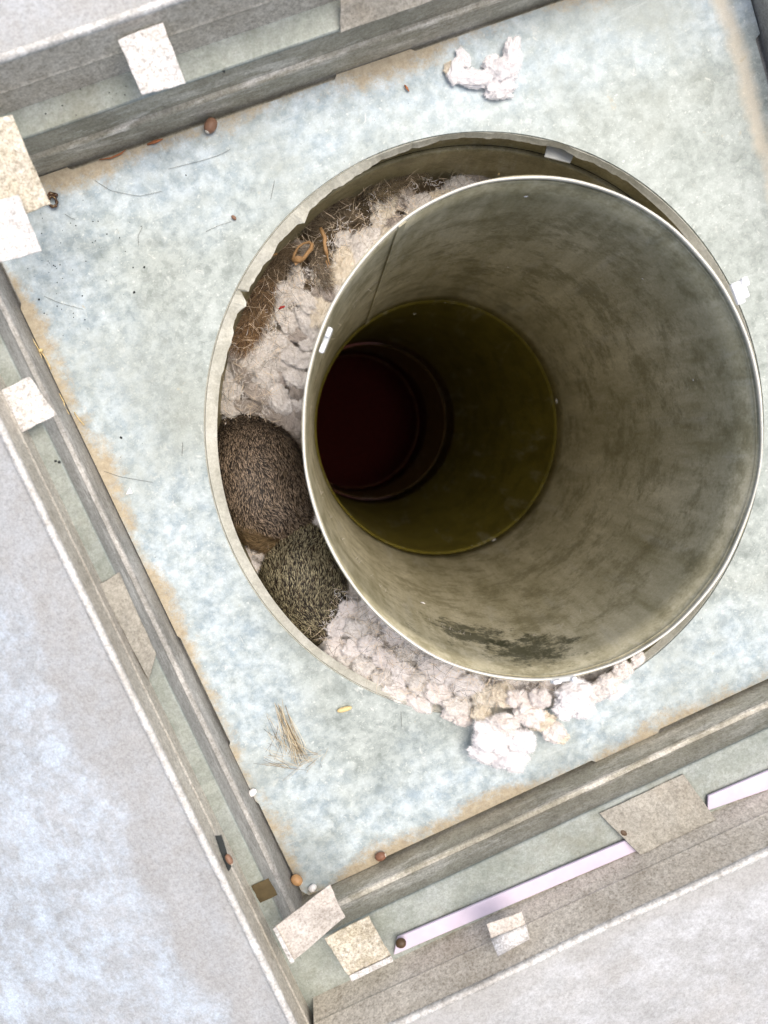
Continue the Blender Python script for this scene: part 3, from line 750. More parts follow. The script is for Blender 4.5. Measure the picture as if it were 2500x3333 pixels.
# the tufts one can tell apart: px, py, length, width, angle, tone
for px, py, lx, ly, an, mt in [
    (1030, 385, 60, 30, -10, 'grey'), (985, 408, 70, 42, -15, 'white'), (950, 440, 66, 44, -30, 'cream'), (905, 452, 60, 46, -35, 'white'), (890, 490, 64, 40, -45, 'cream'),
    (850, 500, 56, 44, -50, 'grey'), (846, 540, 70, 46, -50, 'cream'), (800, 520, 50, 44, -60, 'white'), (782, 560, 86, 50, -65, 'white'), (815, 590, 70, 44, -50, 'cream'), (775, 620, 80, 46, -60, 'cream'),
    (742, 520, 36, 32, 20, 'white'), (748, 600, 50, 34, 50, 'cream'), (705, 600, 48, 40, 0, 'cream'), (738, 650, 50, 40, -60, 'white'), (715, 690, 60, 40, -60, 'cream'), (696, 640, 40, 34, 10, 'grey'),
    (638, 598, 62, 30, 80, 'white'), (655, 648, 66, 38, 65, 'white'), (678, 706, 74, 36, 55, 'white'), (606, 640, 60, 40, 70, 'white'), (618, 690, 56, 38, 75, 'white'),
    (640, 725, 40, 26, 20, 'grey'), (668, 745, 36, 28, 10, 'white'), (590, 745, 66, 42, -30, 'white'), (555, 775, 60, 42, -40, 'white'), (625, 765, 46, 34, 30, 'white'), (676, 785, 52, 40, 20, 'white'),
    (520, 800, 60, 38, 70, 'grey'), (575, 815, 60, 40, 60, 'white'), (600, 858, 74, 38, 60, 'white'), (560, 850, 50, 36, 20, 'grey'), (640, 815, 50, 40, 60, 'white'), (660, 840, 46, 34, 70, 'grey'),
    (500, 850, 54, 40, 80, 'white'), (492, 882, 46, 30, 10, 'white'), (535, 880, 46, 30, 0, 'grey'), (590, 900, 52, 34, 10, 'grey'), (632, 885, 46, 38, 30, 'grey'), (640, 920, 46, 40, 60, 'grey'), (655, 870, 36, 30, 60, 'white'), (505, 765, 40, 34, 60, 'grey'),
    (525, 1205, 44, 36, 60, 'rose'), (548, 1240, 46, 34, 60, 'rose'), (515, 1190, 34, 28, 40, 'rose'),
    (752, 1320, 42, 36, 30, 'rose'), (735, 1356, 40, 34, 0, 'rose'), (770, 1362, 44, 40, 50, 'white'), (728, 1400, 42, 36, 20, 'rose'), (765, 1405, 46, 40, 10, 'rose'), (800, 1395, 42, 36, 40, 'rose'),
    (742, 1440, 42, 36, 40, 'white'), (788, 1442, 46, 38, 30, 'white'), (832, 1425, 48, 40, 40, 'rose'), (780, 1476, 44, 34, 30, 'rose'), (826, 1470, 46, 40, 20, 'white'), (870, 1455, 50, 42, 30, 'rose'),
    (862, 1500, 56, 40, 25, 'rose'), (912, 1480, 56, 44, 25, 'white'), (905, 1520, 50, 36, 20, 'rose'), (950, 1500, 56, 44, 10, 'rose'), (960, 1455, 60, 42, 20, 'rose'), (1010, 1480, 60, 40, 10, 'rose'), (990, 1525, 52, 40, 20, 'white'), (935, 1445, 50, 36, 20, 'rose')]:
    d = ang_of(px, py)
    g_ = 1.12 if d < 160 else 1.0
    clump(px, py, zn(d)-0.001+(.0015 if d < 160 else 0), lx*1.32*g_, ly*1.22*g_, an+rn.uniform(-25, 25), mt, nest, big=True, rnd=rn, lz=0.5)

# brown fur mats and loose hair in the nest
def ribbon(V, F, C, p, pts_dir, L, wdt, c0, c1, bend):
    d, s = pts_dir
    k = len(V)
    m1 = p+d*L*.5+bend*.3; e1 = p+d*L+bend
    V += [p-s*wdt, p+s*wdt, m1+s*wdt*.8, m1-s*wdt*.8, e1]
    cm = tuple(c0[i]*.6+c1[i]*.4 for i in range(3))
    C += [(*c0, 1), (*c0, 1), (*cm, 1), (*cm, 1), (*c1, 1)]
    F += [[k, k+1, k+2, k+3], [k+3, k+2, k+4]]

def hair_mat(px, py, lx, ly, ang, n, flow, c_dark, c_light, label, L=0.007, zoff=0.004):
    V, F, C = [], [], []
    r = random.Random(int(px*3+py))
    for _ in range(n):
        q = r.random()**.5; t = r.uniform(0, 2*math.pi)
        x, y = lx*.5*q*math.cos(t), ly*.5*q*math.sin(t)
        c, s = math.cos(math.radians(ang)), math.sin(math.radians(ang))
        X, Y = px+x*c-y*s, py+x*s+y*c
        z = zn(ang_of(X, Y))+zoff*(1-q*q)+r.uniform(-.003, .002)
        p = P(X, Y, z)
        fa = math.radians(-flow+r.gauss(0, 40)+70*noise.noise(p*110))-ROLL
        d = Vector((math.cos(fa), math.sin(fa), r.uniform(-.2, .5))).normalized()
        s_ = d.cross(Vector((0, 0, 1))).normalized()
        k = r.random()**2.2; k = min(1, max(0, k*1.5+.55*noise.noise(p*160)))
        cc = tuple(c_dark[i]*(1-k)+c_light[i]*k for i in range(3))
        ribbon(V, F, C, p, (d, s_), L*r.uniform(.5, 1.4), 0.00011, tuple(v*.5 for v in cc), cc, Vector((r.gauss(0, 1), r.gauss(0, 1), 0))*L*.25)
    o = mesh_obj('fur_mat', V, F, M['fur'], nest, False, C); o['label'] = label
    return o
hair_mat(560, 650, 130, 60, -70, 3200, 110, (.07, .04, .02), (.42, .26, .12), 'reddish brown fur mat beside the torn lip')
hair_mat(596, 572, 96, 60, -50, 2400, -40, (.06, .04, .02), (.34, .24, .14), 'dark brown fur mat under the husk')
hair_mat(700, 462, 120, 40, -44, 1700, -30, (.07, .05, .03), (.36, .28, .18), 'grey brown fur mat at the upper left of the gap')
hair_mat(840, 406, 180, 30, -26, 1600, -15, (.07, .05, .03), (.40, .31, .18), 'olive brown fur mat along the pipe wall')
hair_mat(535, 715, 80, 50, -60, 1600, 120, (.10, .05, .02), (.50, .30, .13), 'rusty fur mat below the torn notch', L=.009)
hair_mat(690, 580, 110, 40, 70, 700, 60, (.10, .07, .04), (.42, .33, .22), 'thin brown hair strewn between the wool tufts', zoff=.008)

V, F, C = [], [], []
r = random.Random(5)
for _ in range(3200):                                   # single loose hairs all over the bedding
    d = r.uniform(70, 285); fr = r.uniform(.76, .99)
    px = OUTER_PX[0]+OUTER_PX[2]*fr*math.cos(math.radians(d)); py = OUTER_PX[1]+OUTER_PX[3]*fr*math.sin(math.radians(d))
    p = P(px, py, zn(d)+r.uniform(.001, .009))
    if (Vector((p.x, p.y, 0))-Vector((OC.x, OC.y, 0))).length > .172 or (outside_flue(p, .012)-p).length > 1e-6: continue
    fa = r.uniform(0, 6.28); dv = Vector((math.cos(fa), math.sin(fa), r.uniform(-.2, .3)))
    lum = r.choice([.05, .08, .3, .7, .8, .8])
    cc = (lum*1.1, lum*.9, lum*.65)
    ribbon(V, F, C, p, (dv, dv.cross(Vector((0, 0, 1))).normalized()), r.uniform(.004, .013), .00009, cc, cc, Vector((r.gauss(0, 1), r.gauss(0, 1), 0))*.003)
tag(mesh_obj('loose_hair', V, F, M['fur'], nest, False, C), kind='stuff')

V, F, C = [], [], []
r = random.Random(15)
for _ in range(9000):
    d = r.choice([r.uniform(66, 140), r.uniform(165, 288)]); fr = r.uniform(.76, .99)
    if d > 200 and fr > .87: continue
    px = OUTER_PX[0]+OUTER_PX[2]*fr*math.cos(math.radians(d)); py = OUTER_PX[1]+OUTER_PX[3]*fr*math.sin(math.radians(d))
    z = zn(d); q = Vector((px*.03, py*.03, 0)); dens = noise.noise(q)+.6*noise.noise(q*2.7)
    if dens < r.uniform(-.35, .35): continue
    p = P(px, py, z+r.uniform(-.002, .0075))
    if (Vector((p.x, p.y, 0))-Vector((OC.x, OC.y, 0))).length > .170 or (outside_flue(p, .008)-p).length > 1e-6: continue
    fa = noise.noise(p*60)*6+r.gauss(0, .7); L = r.uniform(.002, .006); cur = r.gauss(0, 1.3); pts = [p]
    for i in range(4):
        fa += cur*.5; pts.append(pts[-1]+Vector((math.cos(fa), math.sin(fa), r.uniform(-.25, .35)))*L*.25)
    lum = r.uniform(.72, .95); c = (lum, lum*.965, lum*.925, 1)
    k = len(V)
    for i, u in enumerate(pts):
        t = (pts[min(i+1, 4)]-pts[max(i-1, 0)]).normalized().cross(Vector((r.gauss(0, .3), r.gauss(0, .3), 1))).normalized()*(.00010 if i < 4 else .00004)
        V += [u-t, u+t]; C += [c, c]
    F += [[k+2*i, k+2*i+1, k+2*i+3, k+2*i+2] for i in range(4)]
tag(mesh_obj('loose_wool', V, F, M['felt_fibre'], nest, False, C), kind='stuff')

# wool spilled over the lip onto the plate, and the tuft above the opening
def tuft(name, label, group, cl, big=True):
    x = sum(c[0] for c in cl)/len(cl); y = sum(c[1] for c in cl)/len(cl)
    t = thing(name, label, 'wool', P(x, y, min(0.0, cl[0][2]-.01)), group)
    for px, py, z, lx, ly, an, mt, *rest in cl:
        clump(px, py, z, lx*1.22, ly*1.2, an, mt, t, big=big, rnd=rn, lz=rest[0] if rest else 0.7, name='wool_lobe')
    return t
GW = 'loose wool tufts on the plate'
tuft('wool_tuft', 'big bright white wool tuft spilling lowest onto the plate below the flue', GW, [
    (1065, 1590, .010, 92, 80, 20, 'bright'), (1098, 1632, .008, 84, 60, 10, 'bright'), (1045, 1625, .008, 70, 44, 30, 'bright'), (1128, 1600, .010, 60, 56, 40, 'bright'), (1085, 1565, .012, 70, 50, 0, 'rose')])
tuft('wool_tuft', 'cream wool tuft between the two bright white ones below the flue', GW, [
    (1195, 1580, .008, 52, 44, 20, 'rose'), (1170, 1560, .008, 52, 40, -20, 'cream'), (1145, 1545, .012, 60, 52, 20, 'rose'), (1212, 1592, .007, 34, 28, 10, 'cream')])
tuft('wool_tuft', 'bright white rounded wool tuft below the bottom rim clip', GW, [
    (1240, 1500, .012, 82, 60, -10, 'bright'), (1258, 1530, .010, 60, 46, -10, 'bright'), (1218, 1530, .012, 50, 46, 20, 'bright')])
tuft('wool_tuft', 'pinkish wool tuft at the lower right against the flue rim', GW, [
    (1310, 1478, .010, 64, 46, -25, 'rose'), (1345, 1450, .010, 50, 40, -25, 'rose'), (1330, 1492, .008, 50, 34, -15, 'bright'), (1378, 1425, .008, 36, 26, -45, 'rose'), (1290, 1500, .009, 40, 36, 0, 'rose')])
tuft('wool_tuft', 'yellowish stained wool tuft hanging over the lip left of the white ones', GW, [
    (1050, 1505, .006, 62, 56, 10, 'cream'), (1085, 1500, .008, 60, 50, 10, 'cream'), (1040, 1545, .006, 50, 40, 30, 'cream'), (1120, 1510, .010, 56, 46, 20, 'rose'), (1000, 1555, .003, 46, 30, 10, 'rose'), (970, 1545, .002, 40, 24, 10, 'rose'), (1165, 1510, .012, 54, 46, 0, 'rose')])
tuft('wool_tuft', 'flat white wool tuft lying on the plate above the opening', GW, [
    (1105, 125, .004, 44, 74, 10, 'bright'), (1078, 155, .004, 70, 50, -20, 'bright'), (1080, 195, .003, 50, 36, -10, 'bright'), (1020, 170, .003, 80, 30, 10, 'bright', .5), (985, 155, .003, 34, 48, 20, 'bright', .5), (970, 148, .002, 22, 30, 10, 'cream', .5), (1000, 125, .002, 40, 26, 60, 'bright', .4), (1060, 135, .002, 36, 26, -40, 'bright', .4)])

# ------------------------------------------------------------------ the two squirrels
def remesh_body(name, balls, parent, mat, voxel=0.0016):
    bm = bmesh.new()
    for p, r_, q in balls:
        g = bmesh.ops.create_icosphere(bm, subdivisions=3, radius=1.0)
        mt_ = Matrix.Translation(p) @ q.to_matrix().to_4x4() @ Matrix.Diagonal((*r_, 1))
        bmesh.ops.transform(bm, matrix=mt_, verts=g['verts'])
    me = bpy.data.meshes.new('tmp'); bm.to_mesh(me); bm.free()
    o = bpy.data.objects.new('tmp', me); COL.objects.link(o)
    a = o.modifiers.new('r', 'REMESH'); a.mode = 'VOXEL'; a.voxel_size = voxel; a.use_smooth_shade = True
    b = o.modifiers.new('s', 'SMOOTH'); b.factor = 0.5; b.iterations = 10
    dg = bpy.context.evaluated_depsgraph_get(); ev = o.evaluated_get(dg)
    m2 = bpy.data.meshes.new_from_object(ev, depsgraph=dg); m2.name = name
    bpy.data.objects.remove(o)
    m2.materials.clear(); m2.materials.append(mat)
    m2.polygons.foreach_set('use_smooth', [True]*len(m2.polygons))
    o2 = bpy.data.objects.new(name, m2); link(o2, parent)
    return o2

def chain(pts, rads, squash=1.0, step=0.35):
    out = []
    for (p, r0), (q, r1) in zip(zip(pts, rads), zip(pts[1:], rads[1:])):
        n = max(2, int((q-p).length/(min(r0, r1)*step)))
        for i in range(n):
            f = i/n; r_ = r0+(r1-r0)*f; out.append((p.lerp(q, f), (r_, r_, r_*squash), Matrix.Identity(3).to_quaternion()))
    r_ = rads[-1]; out.append((pts[-1], (r_, r_, r_*squash), Matrix.Identity(3).to_quaternion()))
    return out

def fur_on(body, n, spine, parent, tip, tail_pts, lenb, seed, label, zmin):
    me = body.data; r = random.Random(seed)
    ar = np.zeros(len(me.polygons)); me.polygons.foreach_get('area', ar)
    cen = np.zeros(len(me.polygons)*3); me.polygons.foreach_get('center', cen); cen = cen.reshape(-1, 3)
    nor = np.zeros(len(me.polygons)*3); me.polygons.foreach_get('normal', nor); nor = nor.reshape(-1, 3)
    wgt = ar*np.where((nor[:, 2] > -0.1) & (cen[:, 2] > zmin), 1.0, 0.03)
    rs = np.random.RandomState(seed)
    idx = rs.choice(len(ar), n, p=wgt/wgt.sum())
    sp = np.array([list(p) for p in spine]); tl = np.array([list(p) for p in tail_pts])
    V, F, C = [], [], []
    for i in idx:
        p = Vector(cen[i])+Vector(rs.normal(0, .0006, 3)); nn = Vector(nor[i])
        c = cen[i]
        d1 = np.linalg.norm(sp-c, axis=1); d2 = np.linalg.norm(tl-c, axis=1) if len(tl) else np.array([9.])
        tail = d2.min() < 0.0125 and d2.min() < d1.min()*0.6
        S = tl if tail else sp; dd = d2 if tail else d1
        w_ = 1/(dd**2+1e-5); j = np.argsort(dd)[:3]
        tv = Vector((0, 0, 0))
        for q in j:
            a_, b_ = S[max(q-1, 0)], S[min(q+1, len(S)-1)]
            tv += Vector(b_-a_).normalized()*float(w_[q])
        tv = tv-nn*tv.dot(nn)
        if tv.length < 1e-6: continue
        tv.normalize()
        sw = 1.1*noise.noise(Vector(c)*45)+0.5*noise.noise(Vector(c)*160)
        sd_ = nn.cross(tv); tv = (tv*math.cos(sw)+sd_*math.sin(sw))
        d = (tv+nn*r.uniform(.05, .32)+Vector(rs.normal(0, .16, 3))).normalized()
        s_ = d.cross(nn)
        if s_.length < 1e-4: continue
        s_.normalize()
        L = lenb*r.uniform(.6, 1.25)*(1.9 if tail else 1.0)
        q = r.random()
        if tail: u_ = r.uniform(.5, 1.2); c1 = tuple(x*u_ for x in (.50, .35, .18)) if q < .75 else (.05, .035, .02)
        elif q < .5: u_ = r.uniform(.35, 1.15); c1 = tuple(x*u_ for x in tip)
        elif q < .58: c1 = (.20, .13, .06)
        else: c1 = (.018, .013, .009)
        c0 = (.018, .013, .009) if not tail else (.12, .08, .04)
        k = len(V); wd = r.uniform(.00010, .00018) if not tail else 0.00016
        m1 = p+d*L*.6; e1 = p+d*L+Vector((0, 0, -L*.08))
        V += [p-s_*wd*1.2, p+s_*wd*1.2, m1+s_*wd, m1-s_*wd, e1]
        cm = tuple(a_*.45+b_*.55 for a_, b_ in zip(c0, c1))
        C += [(*c0, 1), (*c0, 1), (*cm, 1), (*cm, 1), (*c1, 1)]
        F += [[k, k+1, k+2, k+3], [k+3, k+2, k+4]]
    o = mesh_obj('fur', V, F, M['fur'], parent, False, C)
    o['label'] = label; o['kind'] = 'stuff'
    return o

def resample(pts, n):
    out = []
    for i in range(n):
        f = i/(n-1)*(len(pts)-1); j = min(int(f), len(pts)-2); out.append(pts[j].lerp(pts[j+1], f-j))
    return out

def squirrel(label, head, back, tail, legs, ears, rads, tip, n, seed):
    root = thing('squirrel', label, 'squirrel', (0, 0, 0), 'squirrels asleep in the nest')
    hp = [P(*q) for q in head]; bp = [P(*q) for q in back]; tp = [P(*q) for q in tail]
    balls = chain(hp+bp, rads[0]+rads[1], 0.92)
    balls += chain(tp, rads[2], 0.8)
    for l in legs:
        balls += chain([P(*q[:3]) for q in l], [q[3] for q in l])
    for e_ in ears:
        c, nrm = P(*e_[:3]), Vector(e_[3]).normalized()
        balls.append((c, (.0052, .0018, .0062), nrm.to_track_quat('Y', 'Z')))
    body = remesh_body('body', balls, root, M['skin'])
    fur_on(body, n, resample(hp+bp, 40), root, tip, resample(tp, 24), .0033, seed, 'short grizzled fur', min(p.z for p in bp)-.03)
    # closed eye lids and nose on the tucked head
    d = (hp[0]-hp[1]).normalized(); sd_ = d.cross(Vector((0, 0, 1))).normalized()
    for s_ in (-1, 1):
        b = MB(); e0 = hp[1]+d*.002+sd_*s_*rads[0][1]*.86+Vector((0, 0, rads[0][1]*.3))
        b.tube([e0-d*.0022, e0, e0+d*.0022], [.0004, .0009, .0004], 6); b.build('closed_eye', M['speck'], root)
    b = MB(); nz = hp[0]+d*rads[0][0]; b.tube([nz-sd_*.0012, nz+sd_*.0012], .0011, 6); b.build('nose', M['nut_dark'], root)
    return root

squirrel('larger dark brown squirrel curled asleep left of the flue below the wool',
         [(560, 925, -.105), (530, 950, -.090)],
         [(535, 985, -.070), (546, 1022, -.056), (566, 1068, -.056), (604, 1118, -.070)],
         [(650, 1160, -.085), (608, 1178, -.056), (556, 1150, -.044), (508, 1108, -.046), (484, 1060, -.066)],
         [[(630, 960, -.08, .007), (650, 930, -.095, .005), (640, 910, -.10, .004)], [(620, 1085, -.050, .014), (640, 1120, -.060, .011), (650, 1150, -.08, .006)], [(505, 1000, -.085, .007), (490, 960, -.10, .005)], [(545, 1120, -.085, .009), (520, 1110, -.10, .006)]],
         [(520, 930, -.078, (.3, 1, .2)), (560, 955, -.072, (.3, 1, .2))],
         ([.006, .013], [.0300, .0360, .0350, .0260], [.006, .009, .0105, .009, .005]),
         (.72, .54, .37), 66000, 11)
squirrel('smaller olive grey squirrel curled asleep with its tan ear against the flue',
         [(775, 1345, -.080), (745, 1320, -.066)],
         [(708, 1345, -.056), (670, 1312, -.044), (655, 1262, -.042), (655, 1205, -.056)],
         [(640, 1180, -.08), (600, 1215, -.085), (600, 1280, -.08), (640, 1345, -.07), (690, 1390, -.062)],
         [[(700, 1225, -.048, .013), (725, 1255, -.058, .010), (735, 1290, -.07, .006)], [(640, 1330, -.066, .008), (660, 1370, -.075, .006)], [(720, 1375, -.065, .007), (745, 1400, -.075, .005)]],
         [(737, 1280, -.026, (-.5, .6, .3)), (722, 1342, -.034, (.5, -.6, .3))],
         ([.006, .013], [.022, .0290, .0300, .0240], [.006, .007, .008, .008, .006]),
         (.84, .74, .44), 56000, 12)

# ------------------------------------------------------------------ small things lying about
def lathe(b, c, axis, L, R, n=12, m_=10, prof=None):
    axis = Vector(axis).normalized(); a = axis.cross(Vector((0.3, 0.2, 1))).normalized(); d = axis.cross(a)
    vs = []
    for i in range(m_+1):
        t = i/m_; x = -math.cos(math.pi*t)
        rr = R*(math.sin(math.pi*t)**0.8 if prof is None else prof(t))
        for j in range(n):
            q = 2*math.pi*j/n; vs.append(c+axis*x*L*.5+a*math.cos(q)*rr+d*math.sin(q)*rr)
    b.add(vs, [[i*n+j, i*n+(j+1) % n, (i+1)*n+(j+1) % n, (i+1)*n+j] for i in range(m_) for j in range(n)])

def img_dir(ang): f = math.radians(-ang)-ROLL; return Vector((math.cos(f), math.sin(f), 0))

def nut(px, py, z, L, R, ang, mat, label, tip=True, group='nuts lying on the housing'):
    k = pxm(z)*0.9; c = P(px, py, z+R*k*.9); ax = img_dir(ang)+Vector((0, 0, .15))
    t = thing('nut', label, 'nut', P(px, py, z), group)
    def mk(nm, cc, l, r_, mt):
        b = MB(); lathe(b, cc-t.location, ax, l, r_, 18, 12); return b.build(nm, mt, t, True)
    mk('shell', c, L*k, R*k, mat)
    ax.normalize()
    if tip:
        mk('scar', c+ax*L*k*.46, L*k*.16, R*k*.42, M['nut_tip'])
        b = MB(); e = c-ax*L*k*.48-t.location; b.tube([e, e-ax*L*k*.1], [R*k*.14, R*k*.03], 6); b.build('point', M['nut_dark'], t)
    return t
nut(455, 271, 0.0005, 36, 13.5, 118, M['nut'], 'smooth brown nut against the foot of the upper wall')
nut(822, 1850, 0.0005, 28, 11, -20, M['nut_red'], 'reddish nut at the step in the lower plate edge')
nut(641, 1901, 0.0005, 31, 13, 30, M['nut_gold'], 'glossy golden orange nut in the lower corner')
nut(866, 2037, 0.0505, 27, 12, -10, M['nut_dark'], 'dark round nut at the end of the pale lavender strip', tip=False)
nut(495, 1856, 0.0725, 28, 8, 60, M['nut'], 'brown nut wedged behind the left rail')
nut(1345, 1797, 0.046, 28, 10, 35, M['nut_dark'], 'small dark nut in the slot beside the brown grey bracket', tip=False)

def pebble(px, py, z, r_, label, mat=None):
    b = MB(); k = pxm(z)*r_; c = P(px, py, z+k*.5)
    lathe(b, Vector((0, 0, 0)), (1, .4, .1), 2.3*k, k*.9, 10, 8)
    o = b.build('pebble', mat or M['white_chip'], None, True); o.location = c
    for v in o.data.vertices: v.co *= 1+.16*noise.noise(v.co*900)
    tag(o, label, 'pebble', 'white pebbles in the dirt'); return o
pebble(675, 1918, .0005, 9, 'tiny white pebble beside the golden nut')
pebble(545, 1712, .0005, 9, 'tiny white pebble at the foot of the left wall')

# curled dark seed in the upper left corner
t = thing('curled_seed', 'dark curled seed pod by the corner tab at the upper left', 'seed pod', P(118, 437, 0))
k = pxm(0); b = MB(); g = MB()
pts = []; rad = []
for i in range(40):
    f = i/39; a = 0.4+f*2*math.pi*1.35; rr = (15-8.5*f)*k
    pts.append(Vector((math.cos(a)*rr*.8, math.sin(a)*rr*1.05, .0022+.0012*f))); rad.append((4.2-2*f)*k*(1+.22*math.sin(i*1.6)))
b.tube(pts, rad, 8); b.build('pod', M['curl'], t, True)
for q in range(7):
    i = 3+q*5; g.tube([pts[i]+Vector((0, 0, rad[i]*.9)), pts[i+1]+Vector((0, 0, rad[i]*1.05)), pts[i+2]+Vector((0, 0, rad[i]*.9))], rad[i]*.28, 5)
g.build('pale_ridge', M['curl_pale'], t, True)

# husk ring, pod stalk and seed cluster on the nest
def at_nest(px, py, up=.008): return P(px, py, zn(ang_of(px, py))+up+.005)
t = thing('seed_husk', 'tan loop-shaped seed husk lying on dark fur in the nest', 'husk', at_nest(650, 540))
loop = [(632, 562), (636, 548), (644, 534), (655, 526), (667, 523), (674, 528), (672, 538), (664, 547), (657, 557), (648, 564)]
b = MB(); lp = [at_nest(x, y, .009+.0008*math.sin(i))-t.location for i, (x, y) in enumerate(loop)]
b.tube(lp+[lp[0]], [.0011, .0009, .0008, .0007, .0010, .0014, .0015, .0013, .0014, .0013, .0011], 6, flat=1.3); b.build('loop', M['husk'], t, True)
b = MB(); b.sheet([at_nest(x, y, .0085)-t.location for x, y in ((633, 561), (640, 552), (650, 553), (657, 556), (648, 566), (638, 574))], .0006); b.build('shell_flap', M['husk'], t)
t = thing('pod_stalk', 'flattened tan pod stalk lying beside the loop-shaped husk', 'stalk', at_nest(705, 540))
b = MB(); sp = [at_nest(x, y, .010)-t.location for x, y in ((692, 492), (697, 503), (702, 514), (701, 526), (703, 538), (707, 550))]
b.tube(sp, [.0011, .0014, .0016, .0011, .0015, .0011], 6, flat=.6); b.build('pod', M['husk'], t, True)
b = MB(); b.tube([at_nest(x, y, .0095)-t.location for x, y in ((707, 550), (709, 562), (713, 574))], [.0006, .0005, .0003], 5)
b.tube([at_nest(x, y, .0095)-t.location for x, y in ((704, 563), (707, 570), (709, 578))], [.0006, .0004, .0003], 5); b.build('stem', M['husk'], t, True)
t = thing('seed_cluster', 'cluster of small yellow seeds on the wool near the upper gap', 'seeds', at_nest(752, 490))
for i, (x, y) in enumerate([(744, 489), (749, 483), (752, 491), (757, 485), (760, 490), (756, 494), (750, 496)]):
    b = MB(); lathe(b, at_nest(x, y, .010)-t.location, (.3, .2, 1), .0018, .00095, 10, 8); b.build('seed', M['seed_yellow'], t, True)
b = MB(); b.tube([at_nest(755, 494, .0095)-t.location, at_nest(757, 503, .0095)-t.location], .0003, 5); b.build('stem', M['husk'], t)
b = MB(); b.tube([at_nest(x, y, .010) for x, y in ((602, 668), (607, 664), (612, 663), (616, 661))], [.0005, .0009, .0008, .0002], 6, flat=.5)
tag(b.build('petal', M['red'], None, True), 'tiny dark red petal on the white wool', 'petal')
for (x0, y0), (x1, y1), lb in (((584, 555), (598, 548), 'short pale twig on dark fur next to the torn lip'), ((1076, 378), (1082, 368), 'pale straw bit at the upper end of the wool')):
    b = MB(); b.tube([at_nest(x0, y0, .010), at_nest((x0+x1)/2, (y0+y1)/2-1, .011), at_nest(x1, y1, .010)], [.0008, .0005, .0009], 6)
    tag(b.build('twig', M['seed_yellow'] if x0 > 900 else M['husk'], None, True), lb, 'twig')

# golden grain, white chip, bark slivers, brown shell bit on the plate
b = MB(); lathe(b, P(744, 1532, .0015), img_dir(-14), 34*k, 6*k, 12, 10)
tag(b.build('grain', M['seed_yellow'], None, True), 'golden husked grain on the plate under the lip', 'grain')
b = MB(); b.sheet([P(x, y, .0011) for x, y in ((280, 1053), (286, 1066), (272, 1068))], .0009); tag(b.build('white_chip', M['white_chip']), 'small white triangular chip on the left of the plate', 'chip')
b = MB(); lathe(b, P(505, 470, .0012), img_dir(40), 12*k, 4*k, 9, 7); tag(b.build('shell_bit', M['nut'], None, True), 'tiny brown shell bit on the plate above the torn lip', 'shell bit')
def sliver(pts, wd, mat, label):
    b = MB(); b.tube([P(x, y, .0012+.0006*(i % 2)) for i, (x, y) in enumerate(pts)], [wd*k*.5]+[wd*k]*(len(pts)-2)+[wd*k*.3], 5, flat=.35)
    tag(b.build('bark_sliver', mat, None, True), label, 'bark sliver', 'orange bark slivers'); return b
sliver([(874, 183), (879, 190), (884, 198)], 3, M['bark'], 'orange bark sliver lying alone below the upper plate step')
sliver([(318, 312), (335, 306), (352, 300)], 4, M['bark'], 'broad orange bark sliver at the foot of the upper wall')
sliver([(214, 345), (240, 341), (262, 331), (272, 323)], 2, M['bark'], 'long thin orange bark sliver in the upper left dirt')

# rootlets at the foot of the left wall
b = MB()
for pl in [[(60, 715), (72, 735), (82, 752), (90, 762), (98, 772), (107, 790), (110, 798)], [(82, 752), (88, 768), (92, 780)], [(128, 850), (138, 868), (140, 880), (150, 895)], [(160, 890), (170, 905), (182, 918)]]:
    b.tube([P(x, y, .0014+.001*((i*7) % 3)/3) for i, (x, y) in enumerate(pl)], 1.1*k, 4)
lathe(b, P(88, 757, .002), (1, 0, .2), 10*k, 4*k, 8, 6)
tag(b.build('rootlets', M['seed_yellow'], None, True), 'pale dry rootlets caught in dirt along the left wall', 'rootlets')

# long thin hairs on the plate
HA = [[(363, 365), (400, 356), (450, 343), (480, 332), (498, 322)], [(205, 390), (240, 412), (300, 424), (350, 413)], [(140, 462), (152, 470), (162, 474)], [(300, 530), (298, 510), (308, 490)], [(135, 1000-18), (170, 1000), (205, 1010)],
      [(225, 1018), (260, 1030), (330, 1042)], [(395, 955), (394, 970), (393, 985)], [(476, 845), (490, 860), (497, 866)], [(866, 1567-30), (868, 1570)], [(570, 1575), (590, 1590), (613, 1607)], [(95, 640), (130, 655), (180, 668)], [(445, 500), (470, 488), (500, 478)], [(585, 430), (590, 405), (593, 390)]]
grp = 'loose hairs on the plate'
LB = ['long dark hair curving across the upper plate', 'thin grey hair below the long one at upper left', 'short hair beside the curled seed', 'faint hair left of the torn lip', 'fine hair near the left wall dirt', 'faint fine hair next to the left wall hair', 'short upright dark hair on the left plate', 'short hair below the centre left of the plate', 'tiny hair just under the collar', 'straight dark hair left of the dry grass', 'fine hair under the speckled corner', 'pale hair in the middle of the upper left plate', 'faint hair above the torn lip']
for pl, lb in zip(HA, LB):
    b = MB(); q = resample([P(x, y, .0008) for x, y in pl], 14); b.tube(q, .00010, 4, col=(.13, .13, .11, 1))
    tag(b.build('loose_strand', M['strand']), lb, 'hair', grp)

